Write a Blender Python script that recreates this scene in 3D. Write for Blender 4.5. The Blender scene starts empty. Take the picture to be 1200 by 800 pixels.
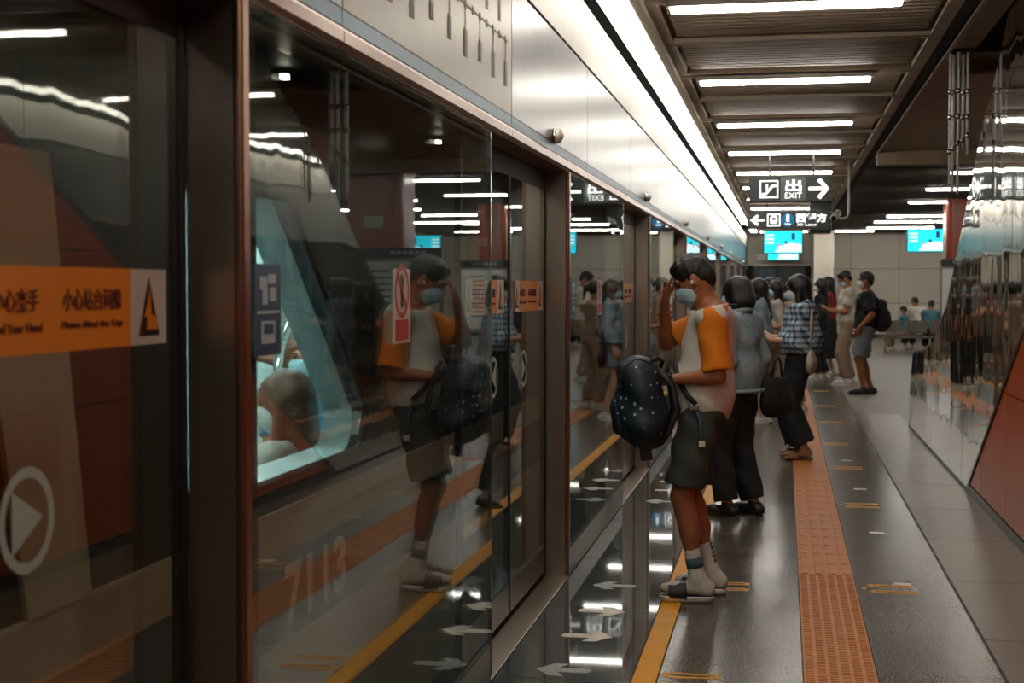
import bpy, bmesh, math, random
import numpy as np
from mathutils import Vector, Matrix
random.seed(7)
SC = bpy.context.scene
COL = SC.collection
PI = math.pi

# ------------------------------------------------------------------ camera, world, exposure
cam_d = bpy.data.cameras.new('camera')
cam = bpy.data.objects.new('camera', cam_d)
COL.objects.link(cam)
cam.location = (0, 0, 1.57)
cam_d.lens = 50.4
cam_d.sensor_width = 36.0
cam.rotation_euler = (PI / 2 - math.atan(62 / 1680), 0, math.atan(318 / 1680))
cam_d.dof.use_dof = True
cam_d.dof.focus_distance = 7.2
cam_d.dof.aperture_fstop = 5.0
cam_d.clip_start = 0.05
SC.camera = cam
world = bpy.data.worlds.new('world')
SC.world = world
world.use_nodes = True
world.node_tree.nodes['Background'].inputs[0].default_value = (0.5, 0.55, 0.6, 1)
world.node_tree.nodes['Background'].inputs[1].default_value = 0.01
SC.view_settings.view_transform = 'Standard'
SC.view_settings.look = 'None'
SC.view_settings.gamma = 1.0
SC.view_settings.use_curve_mapping = False
SC.view_settings.exposure = 0.55
SC.cycles.use_denoising = True
SC.cycles.max_bounces = 10
SC.cycles.transparent_max_bounces = 24
SC.cycles.caustics_reflective = False
SC.cycles.caustics_refractive = False
SC.cycles.sample_clamp_indirect = 4.0
E_TUBE = 24.0        # ceiling tube lights
E_STRIP = 5.5       # long luminous strip along the platform doors

# ------------------------------------------------------------------ materials
def lin(c):
    if isinstance(c, str):
        c = c.lstrip('#'); c = [int(c[i:i + 2], 16) / 255 for i in (0, 2, 4)]
        c = [v / 12.92 if v <= .04045 else ((v + .055) / 1.055) ** 2.4 for v in c]
    return tuple(c[:3]) + (1.0,)
MATS = {}
def mat(name, col, rough=.5, metal=0., var=.12, vscale=6., bump=0., bscale=60., stretch=(1, 1, 1), spec=.5, coat=0., rvar=0.):
    m = bpy.data.materials.new(name); m.use_nodes = True
    nt = m.node_tree; N = nt.nodes; L = nt.links
    b = N['Principled BSDF']
    b.inputs['Roughness'].default_value = rough; b.inputs['Metallic'].default_value = metal
    b.inputs['Specular IOR Level'].default_value = spec
    b.inputs['Coat Weight'].default_value = coat; b.inputs['Coat Roughness'].default_value = .05
    tc = N.new('ShaderNodeTexCoord'); mp = N.new('ShaderNodeMapping'); mp.inputs['Scale'].default_value = stretch
    L.new(tc.outputs['Object'], mp.inputs['Vector'])
    nz = N.new('ShaderNodeTexNoise'); nz.inputs['Scale'].default_value = vscale; nz.inputs['Detail'].default_value = 4
    L.new(mp.outputs[0], nz.inputs['Vector'])
    rp = N.new('ShaderNodeValToRGB')
    c = lin(col)
    rp.color_ramp.elements[0].position = .3; rp.color_ramp.elements[1].position = .7
    rp.color_ramp.elements[0].color = tuple(v * (1 - var) for v in c[:3]) + (1,)
    rp.color_ramp.elements[1].color = tuple(min(1, v * (1 + var)) for v in c[:3]) + (1,)
    L.new(nz.outputs['Fac'], rp.inputs[0]); L.new(rp.outputs[0], b.inputs['Base Color'])
    if rvar:
        mr = N.new('ShaderNodeMapRange'); mr.inputs[3].default_value = max(0, rough - rvar); mr.inputs[4].default_value = rough + rvar
        L.new(nz.outputs['Fac'], mr.inputs[0]); L.new(mr.outputs[0], b.inputs['Roughness'])
    if bump:
        n2 = N.new('ShaderNodeTexNoise'); n2.inputs['Scale'].default_value = bscale; n2.inputs['Detail'].default_value = 3
        L.new(mp.outputs[0], n2.inputs['Vector'])
        bp = N.new('ShaderNodeBump'); bp.inputs['Strength'].default_value = bump; bp.inputs['Distance'].default_value = .01
        L.new(n2.outputs['Fac'], bp.inputs['Height']); L.new(bp.outputs[0], b.inputs['Normal'])
    MATS[name] = m
    return m
def emit(name, col, strength):
    m = bpy.data.materials.new(name); m.use_nodes = True
    nt = m.node_tree; b = nt.nodes['Principled BSDF']
    b.inputs['Base Color'].default_value = lin(col)
    b.inputs['Emission Color'].default_value = lin(col); b.inputs['Emission Strength'].default_value = strength
    MATS[name] = m
    return m
def glass(name, tint, ior=1.5, rough=0.0):
    m = bpy.data.materials.new(name); m.use_nodes = True
    nt = m.node_tree; N = nt.nodes; L = nt.links
    N.remove(N['Principled BSDF'])
    fr = N.new('ShaderNodeFresnel'); geo = N.new('ShaderNodeNewGeometry')
    mi = N.new('ShaderNodeMix'); mi.data_type = 'FLOAT'
    mi.inputs[2].default_value = ior; mi.inputs[3].default_value = 1 / ior
    L.new(geo.outputs['Backfacing'], mi.inputs[0]); L.new(mi.outputs[0], fr.inputs['IOR'])
    tr = N.new('ShaderNodeBsdfTransparent'); tr.inputs[0].default_value = lin(tint)
    gl = N.new('ShaderNodeBsdfGlossy'); gl.inputs['Roughness'].default_value = rough
    gl.inputs['Color'].default_value = (.95, .97, .97, 1)
    mx = N.new('ShaderNodeMixShader')
    L.new(fr.outputs[0], mx.inputs[0]); L.new(tr.outputs[0], mx.inputs[1]); L.new(gl.outputs[0], mx.inputs[2])
    L.new(mx.outputs[0], N['Material Output'].inputs[0])
    MATS[name] = m
    return m
def granite(name, c0, c1, rough, rv=.04, scale=260):
    m = mat(name, c0, rough, var=.0)
    nt = m.node_tree; N = nt.nodes; L = nt.links; b = N['Principled BSDF']
    tc = N['Texture Coordinate']
    nz = N.new('ShaderNodeTexNoise'); nz.inputs['Scale'].default_value = scale; nz.inputs['Detail'].default_value = 2
    L.new(tc.outputs['Object'], nz.inputs['Vector'])
    rp = N.new('ShaderNodeValToRGB'); rp.color_ramp.elements[0].position = .40; rp.color_ramp.elements[1].position = .62
    rp.color_ramp.elements[0].color = lin(c0); rp.color_ramp.elements[1].color = lin(c1)
    L.new(nz.outputs['Fac'], rp.inputs[0])
    oi = N.new('ShaderNodeObjectInfo'); hs = N.new('ShaderNodeHueSaturation')
    mr = N.new('ShaderNodeMapRange'); mr.inputs[3].default_value = .88; mr.inputs[4].default_value = 1.1
    L.new(oi.outputs['Random'], mr.inputs[0]); L.new(mr.outputs[0], hs.inputs['Value']); L.new(rp.outputs[0], hs.inputs['Color'])
    L.new(hs.outputs[0], b.inputs['Base Color'])
    n3 = N.new('ShaderNodeTexNoise'); n3.inputs['Scale'].default_value = 3.; n3.inputs['Detail'].default_value = 5
    L.new(tc.outputs['Object'], n3.inputs['Vector'])
    m3 = N.new('ShaderNodeMapRange'); m3.inputs[3].default_value = rough - rv; m3.inputs[4].default_value = rough + rv
    L.new(n3.outputs['Fac'], m3.inputs[0]); L.new(m3.outputs[0], b.inputs['Roughness'])
    return m

granite('granite_dark', '#26231f', '#766c5f', .23, .04, 110)
granite('granite_polished', '#3a3f3e', '#555a58', .03, .012)
granite('granite_warm', '#5c4e40', '#6a5b4a', .33, .015, 60)
granite('granite_far', '#665e53', '#82796c', .42, .04, 60)
mat('joint', '#1d1a18', .8)
mat('groove', '#26211e', .6)
mat('tactile', '#c47a3c', .55, var=.14, vscale=9, bump=.1, bscale=200)
mat('yellow_line', '#e39a12', .55, var=.08, vscale=12, spec=.25)
mat('floor_white', '#d9cfbd', .5, var=.2, vscale=25)
mat('floor_worn', '#8f928c', .45, var=.5, vscale=45)
mat('footprint', '#d8921c', .55, var=.2, vscale=20)
mat('steel', '#b9b4aa', .26, 1., var=.06, vscale=3, stretch=(1, 40, .6), rvar=.06)
mat('steel_brown', '#75645a', .32, 1., var=.05, vscale=2.5, stretch=(3, 3, .5), rvar=.03)
mat('steel_post', '#a8988a', .3, 1., var=.05, vscale=2, stretch=(3, 3, .5), rvar=.03)
mat('steel_sill', '#a79c90', .33, 1., var=.08, vscale=30)
mat('chrome', '#d8d6d0', .12, 1., var=.03); mat('acrylic', '#f0eee8', .15, .0, var=.04)
mat('steel_orange_reflect', '#96705a', .3, 1., var=.08)  # brushed steel edge, the orange wall's reflection put into its base colour
mat('header_steel', '#5f5d59', .30, 1., var=.07, vscale=2.5, stretch=(1, 6, .5), rvar=.05)
mat('header_cream', '#8a816f', .38, .35, var=.04)
mat('header_blue', '#547482', .4, .3, var=.06)
mat('header_trim', '#84654f', .3, .8, var=.15, vscale=5)
mat('fascia_white', '#e6e2d8', .45, var=.03)
mat('map_ink', '#6d6558', .6)
mat('black', '#0d0d0d', .5)
mat('rubber', '#101010', .65)
mat('orange_panel', '#b0440f', .3, var=.12, vscale=1.5, spec=.35, rvar=.05)
mat('column_orange', '#a8431f', .25, var=.1, vscale=2)
mat('skirting', '#2a2624', .35)
mat('ceiling_brown', '#a3927e', .6, var=.08)
mat('ceiling_slat', '#998672', .62, var=.08, stretch=(.3, 20, 20))
mat('ceiling_dark', '#191715', .8)
mat('soffit', '#a08b72', .6)
mat('wall_cream', '#e4dccd', .35, var=.05, vscale=1.2)
mat('sign_black', '#2b3032', .35)
mat('sign_panel', '#5f6a6a', .35)
mat('grey_metal', '#8d8a84', .35, .7)
mat('cctv_white', '#cfcac0', .4)
mat('tv_black', '#0b0b0c', .3)
emit('tube_white', '#fff9ee', E_TUBE)
emit('strip_white', '#fffaf0', E_STRIP)
emit('sign_white', '#f4f6f2', 1.3)
emit('sign_blue', '#0f5f86', .7)
emit('tv_cyan', '#15c4d8', 1.0)
emit('tv_pale', '#bfe6ea', 1.0)
emit('tv_pink', '#c98a8c', .7)
emit('tv_navy', '#1a3f66', .7)
emit('glow_white', '#fff2dc', 6.)
glass('screen_glass', '#e9eeec', 1.66)
glass('train_glass', '#e3eeee', 1.45)

def mirror_steel():
    m = mat('mirror_steel', '#c9c5bd', .035, 1., var=.03)
    nt = m.node_tree; N = nt.nodes; L = nt.links; b = N['Principled BSDF']
    tc = N['Texture Coordinate']; mp = N.new('ShaderNodeMapping'); mp.inputs['Scale'].default_value = (1, 1.0, .42)
    L.new(tc.outputs['Object'], mp.inputs['Vector'])
    nz = N.new('ShaderNodeTexNoise'); nz.inputs['Scale'].default_value = 1.6; nz.inputs['Detail'].default_value = 1.5
    L.new(mp.outputs[0], nz.inputs['Vector'])
    bp = N.new('ShaderNodeBump'); bp.inputs['Strength'].default_value = 1.; bp.inputs['Distance'].default_value = .010
    L.new(nz.outputs['Fac'], bp.inputs['Height']); L.new(bp.outputs[0], b.inputs['Normal'])
mirror_steel()

# ------------------------------------------------------------------ mesh helpers
def M(m): return MATS[m] if isinstance(m, str) else m
def obj(name, bm, m, parent=None, smooth=False):
    me = bpy.data.meshes.new(name)
    if isinstance(bm, bmesh.types.BMesh):
        bm.normal_update(); bm.to_mesh(me); bm.free()
    else:
        me = bm
    if m and not me.materials: me.materials.append(M(m))
    if smooth: me.shade_smooth()
    o = bpy.data.objects.new(name, me); COL.objects.link(o)
    if parent: o.parent = parent
    return o
def share(o, loc=None, parent=None):
    c = o.copy(); COL.objects.link(c)
    if loc is not None: c.location = loc
    if parent is not None: c.parent = parent
    return c
def thing(name, label, cat, loc=(0, 0, 0), rz=0., group=None):
    o = bpy.data.objects.new(name, None); COL.objects.link(o)
    o.empty_display_size = .1
    o.location = loc; o.rotation_euler = (0, 0, rz)
    return tag(o, label, cat, group)
def tag(o, label, cat, group=None):
    o['label'] = label; o['category'] = cat
    if group: o['group'] = group
    return o
def struct(o):
    o['kind'] = 'structure'; return o
def box(bm, x0, x1, y0, y1, z0, z1, bev=0.):
    r = bmesh.ops.create_cube(bm, size=1., matrix=Matrix.Translation(((x0 + x1) / 2, (y0 + y1) / 2, (z0 + z1) / 2)) @ Matrix.Diagonal((x1 - x0, y1 - y0, z1 - z0, 1)))
    if bev:
        es = list({e for v in r['verts'] for e in v.link_edges})
        bmesh.ops.bevel(bm, geom=es, offset=bev, segments=2, affect='EDGES', profile=.5)
    return bm
def bx(*a, bev=0.):
    return box(bmesh.new(), *a, bev=bev)
def prism(bm, pts, axis, a0, a1):
    """polygon pts (u,v) extruded along axis 'x','y','z' from a0 to a1"""
    def P(u, v, a): return {'x': (a, u, v), 'y': (u, a, v), 'z': (u, v, a)}[axis]
    lo = [bm.verts.new(P(u, v, a0)) for u, v in pts]; hi = [bm.verts.new(P(u, v, a1)) for u, v in pts]
    n = len(pts)
    fs = [bm.faces.new(lo), bm.faces.new(hi)]
    for i in range(n): fs.append(bm.faces.new((lo[i], lo[(i + 1) % n], hi[(i + 1) % n], hi[i])))
    bmesh.ops.recalc_face_normals(bm, faces=fs)
    return bm
def pr(pts, axis, a0, a1): return prism(bmesh.new(), pts, axis, a0, a1)
def tube(bm, pts, r, seg=10, closed=False):
    pts = [Vector(p) for p in pts]; rings = []
    n = len(pts); up = None
    for i, p in enumerate(pts):
        a = pts[(i - 1) % n] if (i > 0 or closed) else p; b = pts[(i + 1) % n] if (i < n - 1 or closed) else p
        d = (b - a).normalized()
        if up is None:
            up = d.orthogonal().normalized()
        up = (up - d * up.dot(d)).normalized(); s = d.cross(up)
        rr = r[i] if isinstance(r, (list, tuple)) else r
        rings.append([bm.verts.new(p + (up * math.cos(t) + s * math.sin(t)) * rr) for t in [2 * PI * k / seg for k in range(seg)]])
    for i in range(n if closed else n - 1):
        A, B = rings[i], rings[(i + 1) % n]
        for k in range(seg): bm.faces.new((A[k], A[(k + 1) % seg], B[(k + 1) % seg], B[k]))
    if not closed: bm.faces.new(rings[0][::-1]); bm.faces.new(rings[-1])
    return bm
def tb(pts, r, seg=10, closed=False): return tube(bmesh.new(), pts, r, seg, closed)
def ball(bm, c, r, seg=16):
    r = r if isinstance(r, (tuple, list)) else (r, r, r)
    bmesh.ops.create_uvsphere(bm, u_segments=seg, v_segments=max(6, seg // 2), radius=1., matrix=Matrix.Translation(c) @ Matrix.Diagonal((*r, 1)))
    return bm
def arc(cx, cy, r, a0, a1, n=8):
    return [(cx + r * math.cos(math.radians(a0 + (a1 - a0) * i / n)), cy + r * math.sin(math.radians(a0 + (a1 - a0) * i / n))) for i in range(n + 1)]
ORD = ['first', 'second', 'third', 'fourth', 'fifth', 'sixth', 'seventh', 'eighth', 'ninth', 'tenth', 'eleventh', 'twelfth', 'thirteenth', 'fourteenth', 'fifteenth', 'sixteenth', 'seventeenth', 'eighteenth', 'nineteenth', 'twentieth', 'twenty-first', 'twenty-second', 'twenty-third', 'twenty-fourth']

# flat lettering: every string becomes a thin mesh, made before the scene fills up
_T = {}
def text_mesh(s, bold=0.):
    k = (s, bold)
    if k in _T: return _T[k]
    cu = bpy.data.curves.new('t', 'FONT'); cu.body = s; cu.size = 1.; cu.align_x = 'CENTER'; cu.align_y = 'CENTER'
    cu.extrude = .004; cu.offset = bold; cu.resolution_u = 3
    o = bpy.data.objects.new('t', cu); COL.objects.link(o)
    dg = bpy.context.evaluated_depsgraph_get(); dg.update()
    me = bpy.data.meshes.new_from_object(o.evaluated_get(dg))
    bpy.data.objects.remove(o)
    co = np.array([v.co[:] for v in me.vertices]) if len(me.vertices) else np.zeros((1, 3))
    mn, mx = co.min(0), co.max(0)
    _T[k] = (me, mn, mx)
    return _T[k]
for s in ['小心夹手', '小心站台间隙', 'Mind Your Hand', 'Please Mind the Gap', '7113', '出', 'EXIT', '西塱方', 'Xi Lang', '1', 'Line']:
    for b_ in (0., .012, .02, .03): text_mesh(s, b_)
FACE_X = (Vector((0, 1, 0)), Vector((0, 0, 1)), Vector((1, 0, 0)))     # on a wall that faces +x
FACE_CAM = (Vector((1, 0, 0)), Vector((0, 0, 1)), Vector((0, -1, 0)))  # on a face that looks along -y
def text(name, s, m, parent, c, w, h, face=FACE_X, bold=.012):
    me, mn, mx = text_mesh(s, bold)
    me = me.copy(); me.materials.clear(); me.materials.append(M(m))
    o = bpy.data.objects.new(name, me); COL.objects.link(o)
    sx = w / max(1e-6, mx[0] - mn[0]); sy = h / max(1e-6, mx[1] - mn[1])
    r, u, n = face
    ctr = Vector(((mn[0] + mx[0]) / 2, (mn[1] + mx[1]) / 2, 0))
    R = Matrix((r, u, n)).transposed().to_4x4()
    me.transform(Matrix.Translation(c) @ R @ Matrix.Diagonal((sx, sy, .25, 1)) @ Matrix.Translation(-ctr))
    if parent: o.parent = parent
    return o
def flat(name, pts, m, parent, origin, face, t=.001):
    """thin plate: polygon pts (right, up) on the face at origin"""
    bm = bmesh.new(); r, u, n = face; o = Vector(origin)
    lo = [bm.verts.new(o + r * a + u * b) for a, b in pts]; hi = [bm.verts.new(o + r * a + u * b + n * t) for a, b in pts]
    k = len(pts); fs = [bm.faces.new(lo), bm.faces.new(hi)]
    for i in range(k): fs.append(bm.faces.new((lo[i], lo[(i + 1) % k], hi[(i + 1) % k], hi[i])))
    bmesh.ops.recalc_face_normals(bm, faces=fs)
    return obj(name, bm, m, parent)
def rect(w, h, cx=0, cy=0): return [(cx - w / 2, cy - h / 2), (cx + w / 2, cy - h / 2), (cx + w / 2, cy + h / 2), (cx - w / 2, cy + h / 2)]
def ring(name, r0, r1, m, parent, origin, face, t=.001, seg=28, sy=1.):
    bm = bmesh.new(); r, u, n = face; o = Vector(origin)
    V = [[bm.verts.new(o + r * (q * math.cos(a)) + u * (q * math.sin(a) * sy) + n * t) for a in [2 * PI * i / seg for i in range(seg)]] for q in (r0, r1)]
    for i in range(seg): bm.faces.new((V[0][i], V[0][(i + 1) % seg], V[1][(i + 1) % seg], V[1][i]))
    return obj(name, bm, m, parent)

Y_NEAR, Y_FAR = -7.0, 47.0
Y_DET = 19.5            # tiles stand as pieces up to here
CEIL = 3.30

# ------------------------------------------------------------------ floor
floor = struct(obj('floor', bx(-1.30, 9.2, Y_NEAR, Y_FAR, -.2, -.008), 'joint'))
def tile_row(x0, x1, ln, m, y0, y1, name='floor_tile', g=.003):
    proto = None; n = int((y1 - y0) / ln)
    for i in range(n):
        y = y0 + i * ln
        if proto is None:
            proto = obj(name, bx(x0 + g, x1 - g, g, ln - g, -.03, 0, bev=.0015), m, floor); proto.location = (0, y, 0)
        else:
            share(proto, (0, y, 0), floor)
tile_row(-1.14, -.59, 1.30, 'granite_polished', 1.75, 31.)
tile_row(-.49, .09, .653, 'granite_dark', 1.42, Y_DET - .1)
tile_row(.385, .885, .653, 'granite_dark', 1.42, Y_DET - .1)
tile_row(.895, 1.42, 1.306, 'granite_warm', 1.42, Y_DET - .1)
def far_field(name, x0, x1, y0, y1, m):
    o = obj(name, bx(x0, x1, y0, y1, -.03, 0), m, floor); return o
far_field('near_floor', -.49, .09, Y_NEAR, 1.42, 'granite_dark'); far_field('near_floor', .385, .885, Y_NEAR, 1.42, 'granite_dark'); far_field('near_floor', .895, 1.42, Y_NEAR, 1.42, 'granite_warm')
far_field('near_floor', -1.14, -.59, Y_NEAR, 1.75, 'granite_polished'); far_field('far_floor', -1.14, -.59, 30.35, Y_FAR, 'granite_polished')
yt = 1.42 + .653 * int((Y_DET - .1 - 1.42) / .653)
yw = 1.42 + 1.306 * int((Y_DET - .1 - 1.42) / 1.306)
far_field('far_floor', -.49, .09, yt, Y_FAR, 'granite_dark'); far_field('far_floor', .385, .885, yt, Y_FAR, 'granite_dark')
far_field('far_floor', .895, 1.42, yw, Y_FAR, 'granite_far')
far_field('far_floor', 1.42, 9.2, Y_NEAR, Y_FAR, 'granite_far')
far_field('floor_groove', .884, .896, Y_NEAR, Y_FAR, 'groove').location.z = -.003
tag(obj('safety_line', bx(-.588, -.492, Y_NEAR, Y_FAR, -.03, .001), 'yellow_line'), 'long yellow safety line along the platform edge', 'floor line')

# tactile paving
tac = thing('tactile_paving', 'orange-brown tactile paving strip running down the middle of the platform', 'tactile paving', (.2375, 0, 0))
def bar_tile():
    bm = bx(-.1455, .1455, .002, .298, -.03, .0015)
    for i in range(4):
        x = -.11 + i * .073
        box(bm, x - .017, x + .017, .008, .292, 0, .0065, bev=.003)
    return bm
def dome_tile():
    bm = bx(-.1455, .1455, .002, .298, -.03, .0015)
    for i in range(6):
        for j in range(9):
            x = -.12 + i * .048; y = .02 + j * .0325
            prism(bm, [(x - .016, y - .008), (x + .016, y - .008), (x + .016, y + .008), (x - .016, y + .008)], 'z', 0, .006)
    return bm
bt = dt = None
for i in range(-8, 60):
    y = 2.0 + i * .30
    dome = (y < 7.75 and y > 5.0)
    if dome:
        if dt is None: dt = obj('dome_tile', dome_tile(), 'tactile', tac); dt.location = (0, y, 0)
        else: share(dt, (0, y, 0), tac)
    else:
        if bt is None: bt = obj('bar_tile', bar_tile(), 'tactile', tac); bt.location = (0, y, 0)
        else: share(bt, (0, y, 0), tac)
bm = bx(-.1455, .1455, 20, Y_FAR - .1, -.03, .0015)
for i in range(4):
    x = -.11 + i * .073; box(bm, x - .017, x + .017, 20, Y_FAR - .1, 0, .0065)
o = obj('far_bars', bm, 'tactile', tac)

# footprints, arrows and tape on the floor
def foot_poly(L=.25, W=.05):
    return [(-L / 2, 0), (-L * .42, W * .38), (-L * .2, W * .5), (L * .1, W * .36), (L * .38, W * .42), (L * .5, W * .1), (L * .48, -W * .3), (L * .2, -W * .36), (-L * .15, -W * .5), (-L * .42, -W * .42)]
def footprints(x, y, lab, L=.25):
    t = thing('footprint_mark', lab, 'floor marking', (x, y, 0), 0, 'footprint marks on the platform')
    for s in (-1, 1):
        bm = bmesh.new(); P0 = foot_poly(L, .085); P1 = [(u * .82, v * .40) for u, v in P0]
        A = [bm.verts.new((u, v * 1. + s * .075, .0015)) for u, v in P0]; B = [bm.verts.new((u, v + s * .075, .0015)) for u, v in P1]
        k = len(P0)
        for i in range(k): bm.faces.new((A[i], A[(i + 1) % k], B[(i + 1) % k], B[i]))
        r = bmesh.ops.extrude_face_region(bm, geom=bm.faces[:]); bmesh.ops.translate(bm, verts=[v for v in r['geom'] if isinstance(v, bmesh.types.BMVert)], vec=(0, 0, -.0013))
        bmesh.ops.recalc_face_normals(bm, faces=bm.faces[:])
        obj('foot_outline', bm, 'footprint', t)
    obj('toe_tick', pr([(-L / 2 - .03, -.012), (-L / 2 - .008, -.012), (-L / 2 - .008, .012), (-L / 2 - .03, .012)], 'z', .0002, .0015), 'footprint', t)
for i, y in enumerate((7.68, 10.63, 12.85, 14.8, 17.2, 19.6, 22.4)):
    footprints(.57 if i != 3 else .53, y, 'orange footprint pair right of the tactile strip, %s from the bottom' % ORD[i], .25)
footprints(-.29, 7.6, 'orange outlined pair of footprints behind the heels of the man in sandals')
footprints(-.36, 5.72, 'orange outlined pair of footprints cut by the bottom edge of the picture')
for i, (x, y) in enumerate(((.63, 7.83), (.60, 9.45), (.60, 11.5), (.58, 13.4))):
    tag(obj('tape_mark', pr([(x - .05, y - .03), (x + .045, y - .035), (x + .05, y + .02), (x - .045, y + .03)], 'z', .0002, .0016), 'floor_white'), 'short white tape mark beside the footprints, %s from the bottom' % ORD[i], 'tape mark', 'white tape marks')
def arrow(x, y, dirx, m, lab, worn=False):
    L, W = .115, .042
    p = [(-L, W * .3), (-L * .9, W * .75), (.02, W * .8), (-.01, 2.2 * W), (.05, 2.2 * W), (L, 0), (.05, -2.2 * W), (-.01, -2.2 * W), (.02, -W * .8), (-L * .9, -W * .75), (-L, -W * .3)]
    o = obj('floor_arrow', pr([(u * dirx, v) for u, v in p], 'z', .0003, .0016), m); o.location = (x, y, 0)
    tag(o, lab, 'floor arrow', 'arrows in front of the platform doors')
DP = 4.765              # spacing of the platform doors
for k in range(0, 5):
    yb = DP * k; w = ORD[k]
    arrow(-.86, 6.89 + yb, 1, 'floor_white', 'upper pale arrow pointing away from the %s platform door opening' % w)
    arrow(-.862, 6.38 + yb, 1, 'floor_white', 'lower pale arrow pointing away from the %s platform door opening' % w)
    arrow(-.868, 7.5 + yb, -1, 'floor_worn', 'scuffed grey arrow pointing trackwards beyond the pale arrows, %s door opening' % w)
    arrow(-.88, 5.79 + yb, -1, 'floor_worn', 'scuffed grey arrow pointing trackwards before the pale arrows, %s door opening' % w)

# ------------------------------------------------------------------ ceiling
ceiling = struct(obj('ceiling', bx(-1.45, 9.2, Y_NEAR, Y_FAR, 4.6, 4.7), 'ceiling_dark'))
obj('ceiling_void', bx(-1.45, 1.12, Y_NEAR, Y_FAR, 3.5, 3.55), 'ceiling_dark', ceiling)
LY0, LSP = 8.86, 3.17
def slat_panel(ln):
    bm = bx(-.80, 1.0, .05, ln - .05, 3.40, 3.41)
    n = int((ln - .16) / .115)
    for i in range(n):
        y = .08 + i * .115
        box(bm, -.75, .95, y, y + .07, 3.35, 3.40)
    return bm
proto_panel = proto_frame = None
for k in range(-5, 12):
    y = LY0 + k * LSP
    for h in range(2):
        ya = y + .09 + h * (LSP - .09) / 2; ln = (LSP - .18) / 2
        if proto_panel is None: proto_panel = obj('ceiling_panel', slat_panel(ln), 'ceiling_slat', ceiling); proto_panel.location = (0, ya, 0)
        else: share(proto_panel, (0, ya, 0), ceiling)
        if proto_frame is None:
            bm = bx(-.86, 1.08, 0, .055, 3.33, 3.42); box(bm, -.86, 1.08, ln - .055, ln, 3.33, 3.42)
            box(bm, -.86, -.79, .055, ln - .055, 3.33, 3.42); box(bm, .99, 1.08, .055, ln - .055, 3.33, 3.42)
            proto_frame = obj('ceiling_frame', bm, 'ceiling_brown', ceiling); proto_frame.location = (0, ya, 0)
        else: share(proto_frame, (0, ya, 0), ceiling)
obj('ceiling_edge', bx(-.915, -.86, Y_NEAR, 44, 3.29, 3.42), 'ceiling_brown', ceiling)
obj('ceiling_edge', bx(1.08, 1.19, Y_NEAR, Y_FAR, 3.36, 3.6), 'ceiling_dark', ceiling)
obj('soffit', bx(1.19, 1.40, 3.0, 12.6, 3.36, 3.42), 'soffit', ceiling); obj('soffit', bx(1.19, 2.94, 12.6, 19.3, 3.36, 3.5), 'soffit', ceiling); obj('soffit_trim', bx(1.19, 1.215, 3.0, 19.3, 3.33, 3.36), 'ceiling_brown', ceiling)
obj('soffit', bx(1.19, 5.2, 19.3, 19.5, 3.18, 4.6), 'soffit', ceiling)
bm = bmesh.new()
for i in range(70):
    y = 19.8 + i * .39; box(bm, 1.19, 9.1, y, y + .06, 3.32, 3.46)
obj('ceiling_baffle', bm, mat('baffle', '#4a4138', .7), ceiling)['kind'] = 'stuff'
def tube_light(x0, x1, y, z, lab, w=.075):
    t = thing('tube_light', lab, 'ceiling light', ((x0 + x1) / 2, y, z), 0, 'ceiling tube lights')
    L = (x1 - x0) / 2
    obj('housing', bx(-L - .02, L + .02, -w * .75, w * .75, .012, .05, bev=.004), 'grey_metal', t)
    obj('diffuser', bx(-L, L, -w / 2, w / 2, -.02, .012, bev=.008), 'tube_white', t)
    return t
for k in range(-4, 12):
    y = LY0 + k * LSP
    if k >= 0: lab = 'white tube light across the slatted ceiling, %s from the top of the picture' % ORD[k]
    else: lab = 'white tube light across the slatted ceiling, %s behind the viewer' % ORD[-k - 1]
    tube_light(-.69, .68, y, 3.27, lab)
for i, (x0, x1, y) in enumerate(((2.4, 3.8, 22.), (2.4, 3.8, 25.6), (2.42, 3.53, 29.4), (2.38, 3.8, 34.9), (2.28, 4.14, 37.9), (2.3, 4.1, 41.5))):
    tube_light(x0, x1, y, 3.27, 'white tube light under the dark slatted ceiling beyond the escalator, %s counting inward' % ORD[i])
for i, (x0, x1, y) in enumerate(((4.7, 6.0, 27.), (4.7, 6.0, 32.5), (4.7, 6.0, 37.), (4.7, 6.0, 40.), (1.5, 2.6, 43.6))):
    tube_light(x0, x1, y, 3.27, 'white tube light in the row beside the orange columns, %s counting inward' % ORD[i])
for i, y in enumerate((6., 12., 18., 24., 30., 36., 42.)):
    tube_light(5.4, 7.4, y, 3.27, 'white tube light over the opposite platform, %s counting inward' % ORD[i])
bm = bx(-1.105, -.935, Y_NEAR, 38.9, 3.285, 3.31); ls = obj('diffuser', bm, 'strip_white')
t = thing('strip_light', 'continuous white light strip in the ceiling above the platform doors', 'strip light', (-1.02, 0, 3.28)); ls.parent = t; ls.location = (1.02, 0, -3.28)
o = obj('housing', bx(-1.125, -.915, Y_NEAR, 39.0, 3.311, 3.36), 'black', t); o.location = (1.02, 0, -3.28)
for yy in (12.1, 19.2, 26.4, 33.5):
    o = obj('joint_clip', bx(-1.106, -.934, yy, yy + .02, 3.282, 3.312), 'ceiling_brown', t); o.location = (1.02, 0, -3.28)
t2 = thing('strip_light', 'short white light strip at the far end above the platform doors', 'strip light', (-.93, 41, 3.28))
obj('diffuser', bx(-.06, .12, -1.6, 3.5, 0, .03), 'strip_white', t2)

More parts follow.
